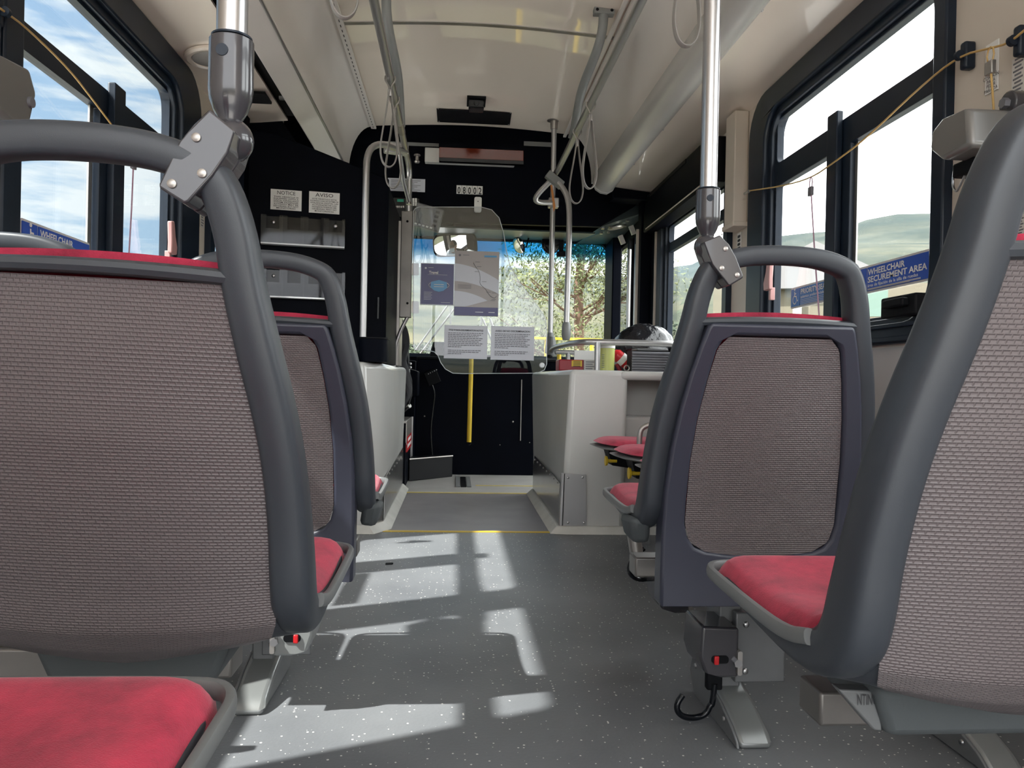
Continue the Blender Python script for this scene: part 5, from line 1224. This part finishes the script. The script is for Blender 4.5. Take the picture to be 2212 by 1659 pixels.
put('bracket', MB().cyl(mc+Vector((0, .02, .02)), mc+Vector((0, .1, .20)), .012, 10), 'blackmatte', im)
sm = thing('round_mirror', at(1122, 525, Y=6.0), 'small tilted round mirror on an arm at the windscreen top', 'mirror')
c = at(1121, 530, Y=6.0); ax = Vector((-.72, -.45, -.42)).normalized()
put('mirror_dish', MB().lathe(c, ax, [(-.02, .02), (-.012, .055), (0, .068), (.004, .066)], 28), 'blackmatte', sm)
put('mirror_glass', MB().lathe(c+ax*.004, ax, [(0, .064), (.006, .05), (.009, .02)], 28), 'mirror', sm)
q = at(1142, 492, Y=6.05); put('arm', MB().tube([c, c+Vector((.06, .02, -.01)), Vector((q.x, 6.05, q.z-.09)), Vector((q.x, 6.05, q.z+.02))], .006, 8), 'blackmatte', sm)
om = thing('black_mirror', at(1190, 520, Y=6.2), 'black oval mirror behind the slim stanchion', 'mirror')
c = at(1190, 526, Y=6.1); put('shell', MB().ell(c, (.075, .03, .085), 24, 16), 'blackgloss', om)
put('arm', MB().cyl(c, c+Vector((0, .03, .2)), .01, 10), 'blackmatte', om)
bc_ = thing('dash_camera', at(1213, 550, Y=6.2), 'small black camera box with stem between the two stanchions', 'camera')
c = at(1212, 549, Y=6.15); put('body', MB().box(c+Vector((-.035, -.02, -.02)), c+Vector((.035, .02, .02))), 'blackmatte', bc_, bevel=.005)
put('stem', MB().box(c+Vector((-.018, -.01, .02)), c+Vector((.018, .01, .20))), 'blackmatte', bc_)
fbx = thing('fare_machine', at(960, 750, Y=6.1), 'low black device standing on the dash behind the policy sheets', 'device')
a = at(933, 738, Y=6.1); b = at(962, 772, Y=6.1); put('body', MB().hexa([(a.x-.02, 6.06, .90), (b.x+.25, 6.06, .90), (b.x+.25, 6.2, .90), (a.x-.02, 6.2, .90)], [(a.x+.01, 6.1, a.z), (b.x+.2, 6.1, a.z), (b.x+.2, 6.2, a.z), (a.x+.01, 6.2, a.z)]), 'blackmatte', fbx, bevel=.008)
yh = thing('grab_bar', at(1206, 770, Y=5.9), 'yellow curved grab handle behind the guard rail', 'handle')
put('tube', MB().tube(smoothpath([at(1203, 752, Y=5.85), at(1207, 757, Y=5.85), at(1208, 768, Y=5.85), at(1207, 800, Y=5.85), at(1206, 830, Y=5.85)], 2), .016, 12), 'yellow', yh)
# ---- driver
dv_ = thing('driver_chair', (-.68, 5.1, .445), 'black driver seat with a black coat hanging over its aisle side', 'seat')
put('seat_base', MB().box((-.85, 5.22, .445), (-.55, 5.48, .60)), 'blackmatte', dv_)
put('seat_cushion', MB().box((-.92, 5.14, .76), (-.48, 5.53, .84)), 'blackmatte', dv_, bevel=.03, seg=3)
put('backrest', MB().hexa([(-.90, 5.06, .80), (-.48, 5.06, .80), (-.48, 5.13, .80), (-.90, 5.13, .80)], [(-.86, 4.98, 1.30), (-.52, 4.98, 1.30), (-.52, 5.04, 1.30), (-.86, 5.04, 1.30)]), 'blackmatte', dv_, bevel=.03, seg=3)
put('suspension', MB().box((-.86, 5.18, .58), (-.52, 5.5, .76)), 'blackmatte', dv_, bevel=.02)
ct = thing('black_coat', at(875, 870, Y=4.95), 'black cloth coat with a lit lower edge draped beside the driver seat', 'coat')
def coat(u, v):
    z = 1.14-.66*v; pxr = interp(v, [(0, 868), (.12, 876), (.3, 880), (.45, 878), (.6, 882), (.8, 893), (.92, 890), (1, 868)])[0]
    q = at(pxr, 800, Y=5.15); x = -.47+(q.x+.47)*u
    return (x+.012*math.sin(v*14+u*5), 5.13+.04*u+.03*math.sin(u*16+v*7)*v, z)
put('cloth', MB().grid(coat, 24, 40), 'trousers', ct); ct.children[0].modifiers.new('solid', 'SOLIDIFY').thickness = .012
put('lit_edge', MB().tube(smoothpath([coat(u/8, 1-.10*(u/8)**2) for u in range(9)], 1), .014, 8), 'white', ct, label='lower edge catching light, drawn as a white tube')  # white tube stands in for light caught on the cloth's lower edge
# driver figure
dp = thing('person', (-.68, 5.1, .445), 'person driving in a white shirt, face mask and sunglasses, seen in the mirror', 'person')
def skin_body(name, joints, edges, m_, par, root=0, sub=2):
    me = bpy.data.meshes.new(name); me.from_pydata([j[0] for j in joints], edges, [])
    off = wloc(par); me.transform(Matrix.Translation(-off)); o = bpy.data.objects.new(name, me); COL.objects.link(o); o.parent = par
    me.materials.append(M[m_]); sk = o.modifiers.new('skin', 'SKIN')
    if not me.skin_vertices: 
        bpy.context.view_layer.objects.active = o
    for i, j in enumerate(joints):
        me.skin_vertices[0].data[i].radius = (j[1], j[2] if len(j) > 2 else j[1]); me.skin_vertices[0].data[i].use_root = (i == root)
    s = o.modifiers.new('sub', 'SUBSURF'); s.levels = sub; s.render_levels = sub; return o
hx, hy = HEAD.x, HEAD.y
J = [((-.68, 5.00, .95), .12, .09), ((-.68, 4.98, 1.10), .125, .10), ((-.68, 4.96, 1.24), .15, .10), ((hx-.01, 4.94, 1.31), .06, .055), ((hx, 4.95, 1.36), .05, .05),
     ((-.84, 4.96, 1.25), .06), ((-.94, 5.02, 1.07), .045), ((-.87, 5.12, 1.00), .036), ((-.80, 5.24, 1.05), .026, .018),
     ((-.52, 4.96, 1.25), .06), ((-.44, 5.04, 1.08), .045), ((-.52, 5.12, 1.00), .036), ((-.62, 5.24, 1.05), .026, .018),
     ((-.76, 5.05, .93), .085), ((-.80, 5.42, .92), .062), ((-.80, 5.52, .56), .045), ((-.80, 5.62, .50), .04, .035),
     ((-.60, 5.05, .93), .085), ((-.56, 5.42, .92), .062), ((-.55, 5.52, .56), .045), ((-.55, 5.62, .50), .04, .035)]
J = [((j[0][0], j[0][1]+.25, j[0][2]),)+j[1:] for j in J]
E_ = [(0, 1), (1, 2), (2, 3), (3, 4), (2, 5), (5, 6), (6, 7), (7, 8), (2, 9), (9, 10), (10, 11), (11, 12), (0, 13), (13, 14), (14, 15), (15, 16), (0, 17), (17, 18), (18, 19), (19, 20)]
body = skin_body('body', J, E_, 'skin', dp)
hd = MB(); hd.ell(HEAD, (.075, .095, .115), 32, 24); V2 = []
for v in hd.v:
    p = Vector(v)-HEAD
    if p.z < 0: p.x *= 1-.30*(-p.z/.115)**1.5; p.y = p.y*(1-.12*(-p.z/.115))+.012*(-p.z/.115)
    V2.append(tuple(HEAD+p))
hd.v = V2
nb = len(hd.v)
hd.ell(HEAD+Vector((0, .098, -.015)), (.013, .022, .026), 14, 10)
for s in (-1, 1): hd.ell(HEAD+Vector((s*.076, -.005, -.005)), (.010, .02, .032), 12, 10)
put('head', hd, 'skin', dp)
put('face_mask', MB().grid(lambda u, v: tuple(HEAD+Vector((math.sin((u-.5)*2.4)*.082*(1-.25*v), .012+math.cos((u-.5)*2.4)*.098+.012*math.sin(PI*v), -.018-.085*v))), 16, 10), 'maskw', dp)
put('sunglasses', MB().grid(lambda u, v: tuple(HEAD+Vector((math.sin((u-.5)*2.2)*.083, math.cos((u-.5)*2.2)*.101, .035-.035*v))), 16, 3), 'blackgloss', dp)
put('hair', MB().grid(lambda u, v: tuple(HEAD+Vector((math.sin(u*2*PI)*.077*math.sin(v*1.45), math.cos(u*2*PI)*.097*math.sin(v*1.45)-.006, .117*math.cos(v*1.45)))), 28, 10), 'mousegrey', dp)
SJ = [(j[0], j[1]+.018, (j[2] if len(j) > 2 else j[1])+.016) for j in (J[0], J[1], J[2], J[3], J[5], J[6], J[9], J[10])]
SJ[3] = ((hx-.01, 5.195, 1.30), .065, .06)
shirt = skin_body('shirt', SJ, [(0, 1), (1, 2), (2, 3), (2, 4), (4, 5), (2, 6), (6, 7)], 'shirt', dp)
TJ = [(j[0], j[1]+.014, (j[2] if len(j) > 2 else j[1])+.014) for j in (J[0], J[13], J[14], J[15], J[17], J[18], J[19])]
skin_body('trousers', TJ, [(0, 1), (1, 2), (2, 3), (0, 4), (4, 5), (5, 6)], 'trousers', dp)
for s, hc_ in ((-1, Vector((-.80, 5.50, 1.06))), (1, Vector((-.62, 5.50, 1.06)))):
    hj = [(hc_, .028, .014), (hc_+Vector((0, .035, .012)), .032, .013)]; he = [(0, 1)]
    for k in range(4):
        b_ = hc_+Vector((-.026+.0175*k, .06, .02)); L = (.03, .036, .033, .025)[k]; n = len(hj)
        hj += [(b_, .0085), (b_+Vector((0, L*.7, -.004)), .008), (b_+Vector((0, L*.8, -.028)), .0075), (b_+Vector((0, L*.2, -.04)), .007)]; he += [(1, n), (n, n+1), (n+1, n+2), (n+2, n+3)]
    n = len(hj); hj += [(hc_+Vector((-s*.035, .02, 0)), .010), (hc_+Vector((-s*.048, .045, -.01)), .009), (hc_+Vector((-s*.04, .07, -.02)), .008)]; he += [(0, n), (n, n+1), (n+1, n+2)]
    skin_body('hand', hj, he, 'skin', dp, sub=1)
# ================================================================== OUTSIDE
def terrain_mat():
    m = mat('hillside_brush', (.3, .3, .15), .95)
    N, L = nt(m); b = N['Principled BSDF']; g = N.new('ShaderNodeNewGeometry')
    n = N.new('ShaderNodeTexNoise'); n.inputs['Scale'].default_value = .045; n.inputs['Detail'].default_value = 9; n.inputs['Roughness'].default_value = .65
    L.new(g.outputs['Position'], n.inputs['Vector'])
    r = N.new('ShaderNodeValToRGB'); e = r.color_ramp.elements; e[0].position = .36; e[1].position = .66
    e[0].color = (.030, .036, .020, 1); e[1].color = (.125, .108, .06, 1); k = e.new(.5); k.color = (.068, .066, .036, 1)
    L.new(n.outputs['Fac'], r.inputs['Fac'])
    # distance from the bus: far slopes turn bluer, haze painted into their colour
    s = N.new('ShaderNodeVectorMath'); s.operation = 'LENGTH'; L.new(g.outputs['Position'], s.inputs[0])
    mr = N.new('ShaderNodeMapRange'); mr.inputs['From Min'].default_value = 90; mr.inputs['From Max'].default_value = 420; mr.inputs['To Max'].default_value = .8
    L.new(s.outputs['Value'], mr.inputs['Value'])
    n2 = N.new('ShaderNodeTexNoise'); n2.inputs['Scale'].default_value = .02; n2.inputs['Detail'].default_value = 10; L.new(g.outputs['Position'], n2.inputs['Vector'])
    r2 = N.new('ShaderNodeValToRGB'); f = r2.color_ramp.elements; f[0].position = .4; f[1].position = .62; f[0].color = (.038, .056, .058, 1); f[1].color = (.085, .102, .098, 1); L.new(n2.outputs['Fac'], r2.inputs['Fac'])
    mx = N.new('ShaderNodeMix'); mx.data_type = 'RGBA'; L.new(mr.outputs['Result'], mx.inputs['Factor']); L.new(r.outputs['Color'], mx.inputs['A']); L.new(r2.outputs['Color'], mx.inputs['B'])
    L.new(mx.outputs['Result'], b.inputs['Base Color']); b.inputs['Specular IOR Level'].default_value = .1
    return m
M['terrain'] = terrain_mat()
M['leaf'] = mat('tree_leaves', (.11, .125, .045), .6, vary=(3, .35))
M['leaf2'] = mat('shrub_leaves', (.13, .16, .05), .7, vary=(3, .3))
M['leaf3'] = mat('dark_shrub_leaves', (.05, .07, .04), .7, vary=(3, .3))
M['bark'] = mat('pale_bark', (.20, .12, .085), .8, bump=(20, .6))
M['stucco'] = mat('tan_stucco', (.19, .165, .12), .8, bump=(30, .2))
M['shed'] = mat('grey_timber', (.25, .24, .24), .8)
M['roofg'] = mat('green_roof', (.16, .24, .2), .6)
M['slate'] = mat('shop_sign_grey', (.22, .23, .25), .5)
M['bounce_ground'] = mat('bounce_ground', (.58, .56, .53), .85, vary=(1.5, .15))  # ground colour raised to bounce more sunlight up into the bus
def elev(a):   # skyline slope by heading (degrees clockwise from straight ahead)
    T = [(-180, .03), (-80, .05), (-30, .10), (-10, .155), (0, .150), (4, .158), (14, .145), (24, .20), (31, .214), (36, .215), (44, .213), (52, .19), (65, .17), (90, .13), (140, .06), (180, .03)]
    return interp(a, T)[0]
def terr(u, v):
    a = -180+360*u; r = 7.5*(800/7.5)**v; t = math.radians(a); x, y = math.sin(t)*r, math.cos(t)*r
    h = elev(a); s = min(1, max(0, (r-30)/530)); s = s*s*(3-2*s)
    nz = noise.fractal(Vector((x*.012, y*.012, 3.3)), 1, 2, 6)
    top = h*470
    z = -.45+(top+CH)*s*(1+.05*nz*s*2)+.0*r+min(1, max(0, (r-60)/100))*2.2*nz
    if r > 560: z = z-(r-560)*.3
    return (x, y, z)
tm = MB().grid(terr, 200, 70)
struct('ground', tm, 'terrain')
struct('ground', MB().grid(lambda u, v: (math.sin(2*PI*u)*(.5+9*v), math.cos(2*PI*u)*(.5+9*v), -.47), 40, 3), 'bounce_ground')
def foliage(mb, c, r, n, size, rnd, hollow=.0):
    for _ in range(n):
        while True:
            q = Vector((rnd.uniform(-1, 1), rnd.uniform(-1, 1), rnd.uniform(-1, 1)))
            if hollow < q.length < 1: break
        p = Vector(c)+Vector((q.x*r[0], q.y*r[1], q.z*r[2]))
        d = Vector((rnd.gauss(0, 1), rnd.gauss(0, 1), rnd.gauss(0, 1))).normalized(); e = d.orthogonal().normalized(); s = size*rnd.uniform(.6, 1.3)
        k = len(mb.v); mb.v += [tuple(p-d*s), tuple(p+e*s*.42), tuple(p+d*s), tuple(p-e*s*.42)]; mb.f.append([k, k+1, k+2, k+3])
def put_leaves(nm, mb, m_, par):
    me = bpy.data.meshes.new(nm); me.from_pydata(mb.v, [], mb.f); return put(nm, me, m_, par, smooth=False)
rnd = random.Random(5)
tr = thing('tree', (1.9, 11.5, -.45), 'leafy tree with pale trunk standing outside beyond the windscreen', 'tree')
tk_ = MB(); B0 = Vector((1.85, 11.6, -.45))
tk_.tube([B0, B0+Vector((.05, 0, 1.2)), B0+Vector((.0, 0, 2.6)), B0+Vector((.12, 0, 4.4))], [.10, .085, .07, .04], 10)
cl_ = []
for i in range(34):
    a = rnd.uniform(0, 2*PI); h = rnd.uniform(.5, 3.9); L = rnd.uniform(.6, 1.35)*(1.0 if h < 2.6 else .7)
    s0 = B0+Vector((.03, 0, h)); e = s0+Vector((math.cos(a)*L, math.sin(a)*L, rnd.uniform(.1, .8)))
    tk_.tube(smoothpath([s0, (s0+e)/2+Vector((0, 0, -.05)), e], 1), [.03, .026, .02, .014][:4] if False else [.028-.004*k for k in range(len(smoothpath([s0, (s0+e)/2, e], 1)))], 6); cl_.append(e)
    for _ in range(3):
        e2 = e+Vector((rnd.gauss(0, .3), rnd.gauss(0, .3), rnd.gauss(0, .25))); tk_.tube([(s0+e)/2, e2], [.012, .006], 5)
put('trunk', tk_, 'bark', tr)
lv = MB()
for e in cl_: foliage(lv, e, (.55, .55, .42), 420, .034, rnd)
foliage(lv, B0+Vector((.0, 0, 2.4)), (1.35, 1.2, 2.0), 4500, .034, rnd)
put_leaves('foliage', lv, 'leaf', tr)
def shrub(x, y, w, h, m_, lb, n=1500, sz=.07, base=-.45):
    t = thing('shrub', (x, y, base), lb, 'shrub'); mb = MB()
    for i in range(7): foliage(mb, (x+rnd.uniform(-.5, .5)*w, y+rnd.uniform(-.4, .4)*w, base+h*rnd.uniform(.35, .65)), (w*.5, w*.5, h*.42), n//7, sz, rnd)
    put('stems', MB().cyl((x, y, base), (x, y, base+h*.6), .04, 8), 'bark', t); put_leaves('foliage', mb, m_, t); return t
d_ = lambda px, r: (lambda q: (q.x*r, q.y*r))(Vector(((v := ray(px, 800)).x, v.y, 0)).normalized())
x, y = d_(1925, 9); shrub(x, y, .8, 1.45, 'leaf2', 'yellow green shrub outside below the securement sign')
x, y = d_(1705, 16); shrub(x, y, .9, 1.9, 'leaf3', 'dark shrub outside at the left part of the right window')
x, y = d_(1462, 16); shrub(x, y, 1.0, 3.2, 'leaf3', 'dark leafy bush outside the right front window', 2200)
for px, r, w, h in ((935, 60, 3, 2.4), (1000, 80, 3.4, 2.6), (1090, 75, 3.4, 2.6), (905, 95, 4, 3)):
    x, y = d_(px, r); shrub(x, y, w, h, 'leaf3', {935: 'green scrub clump seen low through the clear shield under the mask poster', 1000: 'green scrub clump behind the policy sheets', 1090: 'green scrub clump at the left foot of the tree', 905: 'green scrub clump beyond the driver console'}[px], 900, .3, base=terr(math.degrees(math.atan2(x, y))/360+.5, math.log(max(7.5, r)/7.5)/math.log(800/7.5))[2])
# building behind the right window with shop sign
bx, by = d_(1735, 24)
bl = thing('building', (bx, by, -.45), 'tan building with a grey pitched gable outside the right window', 'building')
f = Vector((bx, by, 0)).normalized(); rr2 = Vector((f.y, -f.x, 0))
def bp_(u, z, w): return tuple(Vector((bx, by, 0))+rr2*u+f*w+Vector((0, 0, z)))
wall_ = MB().plate([(-2.6, -.45), (3.8, -.45), (3.8, 3.7), (-2.6, 3.7)], [], 0, 4, bp_)
put('wall', wall_, 'stucco', bl)
put('roof', MB().plate([(-1.5, 3.6), (1.8, 3.6), (1.75, 4.15), (.25, 4.95), (-1.4, 4.1)], [], -.3, 3.5, bp_), 'shed', bl)
put('canopy', MB().plate([(.9, 2.7), (2.1, 2.7), (2.1, 3.5), (1.4, 3.6)], [], -1.0, -.9, bp_), 'roofg', bl)
for u, z0, z1 in ((-1.4, 1.4, 3.4), (-.2, 1.4, 3.4)): put('column', MB().plate([(u-.12, -.45), (u+.12, -.45), (u+.12, z1), (u-.12, z1)], [], -.2, 0, bp_), 'beige', bl)
for u in (-.75, .62): put('wall_lamp', MB().lathe(Vector(bp_(u, 2.35, -.12)), (0, 0, 1), [(0, .13), (.1, .15), (.28, .05), (.5, .02)], 10), 'slate', bl)
sgn = thing('shop_sign', bp_(0, 1.6, -.3), 'grey shop sign with white lettering outside below the priority sign', 'sign')
put('board', MB().plate([(-.95, 1.62), (.75, 1.62), (.75, 2.02), (-.95, 2.02)], [], -.32, -.26, bp_), 'slate', sgn)
o_ = bp_(-.60, 2.04, -.34); put('lettering', text_mesh('ame', .42, rr2, (0, 0, 1), o_, 'LEFT', .80), 'white', sgn, smooth=False)
o_ = bp_(-.80, 1.70, -.34); put('lettering', text_mesh('DISTINCTIVE LIGHTING', .10, rr2, (0, 0, 1), o_, 'LEFT', 1.5, weight=.003), 'white', sgn, smooth=False)
car_x, car_y = d_(2020, 12)
vh = thing('parked_car', (car_x, car_y, -.45), 'dark parked car roof just visible outside beyond the window latch', 'car')
fc = Vector((car_x, car_y, 0)).normalized(); rc2 = Vector((fc.y, -fc.x, 0))
cf_ = lambda u, z, w: tuple(Vector((car_x, car_y, 0))+rc2*u+fc*w+Vector((0, 0, z)))
put('body', MB().plate([(-2.1, -.2), (2.1, -.2), (2.15, .25), (1.9, .5), (1.0, .55), (.55, 1.02), (-1.0, 1.05), (-1.6, .55), (-2.1, .45)], [], -.8, .8, cf_), 'leg', vh, bevel=.06)
put('side_glass', MB().plate([(.8, .56), (.48, .96), (-.9, .98), (-1.35, .56)], [], -.82, -.79, cf_), 'blackgloss', vh)
for u in (-1.35, 1.3): put('wheel', MB().cyl(cf_(u, -.12, -.82), cf_(u, -.12, -.6), .33, 24), 'blackmatte', vh)
# bike rack bars outside the windscreen
bk = thing('bike_rack', (.0, 6.8, .3), 'crossed grey rack bars outside seen below the posters', 'rack')
for (p0, p1) in (((898, 756), (970, 655)), ((905, 768), (985, 662)), ((1042, 688), (1062, 735)), ((1058, 688), (1076, 735)), ((973, 660), (973, 700)), ((1040, 684), (1040, 702))):
    put('bar', MB().cyl(at(*p0, Y=6.85), at(*p1, Y=6.85), .009, 8), 'dullsteel', bk)
put('base_bar', MB().box((-.5, 6.82, .35), (1.0, 6.88, .40)), 'dullsteel', bk)
for xx in (-.4, .9): put('upright', MB().box((xx, 6.83, .38), (xx+.03, 6.87, .95)), 'dullsteel', bk)
yr = thing('yellow_rail', (1.1, 7.6, -.45), 'yellow road barrier rail outside beyond the windscreen', 'rail')
a = at(1060, 728, Y=7.6); b = at(1300, 732, Y=7.6)
put('rail', MB().box((a.x, 7.58, a.z-.012), (b.x, 7.62, a.z+.012)), 'yellow', yr)
for xx in (a.x+.1, (a.x+b.x)/2, b.x-.1): put('post', MB().cyl((xx, 7.6, -.45), (xx, 7.6, a.z), .02, 8), 'yellow', yr)
# ================================================================== SKY AND SUN
w = bpy.data.worlds.new('sky'); SC.world = w; w.use_nodes = True; N, L = nt(w); N.clear()
out = N.new('ShaderNodeOutputWorld'); bg = N.new('ShaderNodeBackground'); tc = N.new('ShaderNodeTexCoord')
nrmz = N.new('ShaderNodeVectorMath'); nrmz.operation = 'NORMALIZE'; L.new(tc.outputs['Generated'], nrmz.inputs[0])
sep = N.new('ShaderNodeSeparateXYZ'); L.new(nrmz.outputs[0], sep.inputs[0])
mp = N.new('ShaderNodeMapping'); mp.inputs['Scale'].default_value = (1, 1, 5.0); L.new(nrmz.outputs[0], mp.inputs['Vector'])
cn = N.new('ShaderNodeTexNoise'); cn.inputs['Scale'].default_value = 5.0; cn.inputs['Detail'].default_value = 8; cn.inputs['Roughness'].default_value = .58; L.new(mp.outputs[0], cn.inputs['Vector'])
cr_ = N.new('ShaderNodeValToRGB'); e = cr_.color_ramp.elements; e[0].position = .44; e[1].position = .58; e[0].color = (0, 0, 0, 1); e[1].color = (1, 1, 1, 1); L.new(cn.outputs['Fac'], cr_.inputs['Fac'])
bl_ = N.new('ShaderNodeValToRGB'); e = bl_.color_ramp.elements; e[0].position = 0; e[1].position = .8; e[0].color = (.16, .22, .27, 1); e[1].color = (.085, .145, .25, 1); L.new(sep.outputs['Z'], bl_.inputs['Fac'])
cm_ = N.new('ShaderNodeMix'); cm_.data_type = 'RGBA'; cm_.inputs['B'].default_value = (.285, .305, .315, 1); L.new(cr_.outputs['Color'], cm_.inputs['Factor']); L.new(bl_.outputs['Color'], cm_.inputs['A'])
# the haze is brighter toward the right and the rear of the bus and high up
dt = N.new('ShaderNodeVectorMath'); dt.operation = 'DOT_PRODUCT'; dt.inputs[1].default_value = (.90, .15, .41); L.new(nrmz.outputs[0], dt.inputs[0])
hz_ = N.new('ShaderNodeMapRange'); hz_.inputs['From Min'].default_value = .22; hz_.inputs['From Max'].default_value = .55; hz_.interpolation_type = 'SMOOTHSTEP'; L.new(dt.outputs['Value'], hz_.inputs['Value'])
bk_ = N.new('ShaderNodeMapRange'); bk_.inputs['From Min'].default_value = .1; bk_.inputs['From Max'].default_value = -.5; bk_.interpolation_type = 'SMOOTHSTEP'; L.new(sep.outputs['Y'], bk_.inputs['Value'])
bks = N.new('ShaderNodeMath'); bks.operation = 'MULTIPLY'; bks.inputs[1].default_value = .5; L.new(bk_.outputs['Result'], bks.inputs[0])
mxm = N.new('ShaderNodeMath'); mxm.operation = 'MAXIMUM'; L.new(hz_.outputs['Result'], mxm.inputs[0]); L.new(bks.outputs[0], mxm.inputs[1])
HAZE = 2.0
hm = N.new('ShaderNodeMix'); hm.data_type = 'RGBA'; hm.inputs['B'].default_value = (HAZE, HAZE*1.0, HAZE*1.0, 1); L.new(mxm.outputs[0], hm.inputs['Factor']); L.new(cm_.outputs['Result'], hm.inputs['A'])
L.new(hm.outputs['Result'], bg.inputs['Color']); bg.inputs['Strength'].default_value = 1.0; L.new(bg.outputs[0], out.inputs['Surface'])
sl_ = bpy.data.lights.new('sun', 'SUN'); sl_.energy = 3.2; sl_.angle = math.radians(.9); sl_.color = (1, .96, .90); so = bpy.data.objects.new('sun', sl_); COL.objects.link(so)
sd = Vector((.59, .24, -.77)).normalized(); so.rotation_euler = sd.to_track_quat('-Z', 'Y').to_euler(); so.location = (-5, -2, 8)
SC.view_settings.view_transform = 'Standard'; SC.view_settings.look = 'None'; SC.view_settings.gamma = 1; SC.view_settings.use_curve_mapping = False
SC.view_settings.exposure = 2.05
SC.cycles.max_bounces = 10; SC.cycles.transparent_max_bounces = 24; SC.cycles.diffuse_bounces = 5; SC.cycles.glossy_bounces = 4
SC.cycles.use_denoising = True; SC.cycles.caustics_reflective = False; SC.cycles.caustics_refractive = False; SC.cycles.sample_clamp_indirect = 6
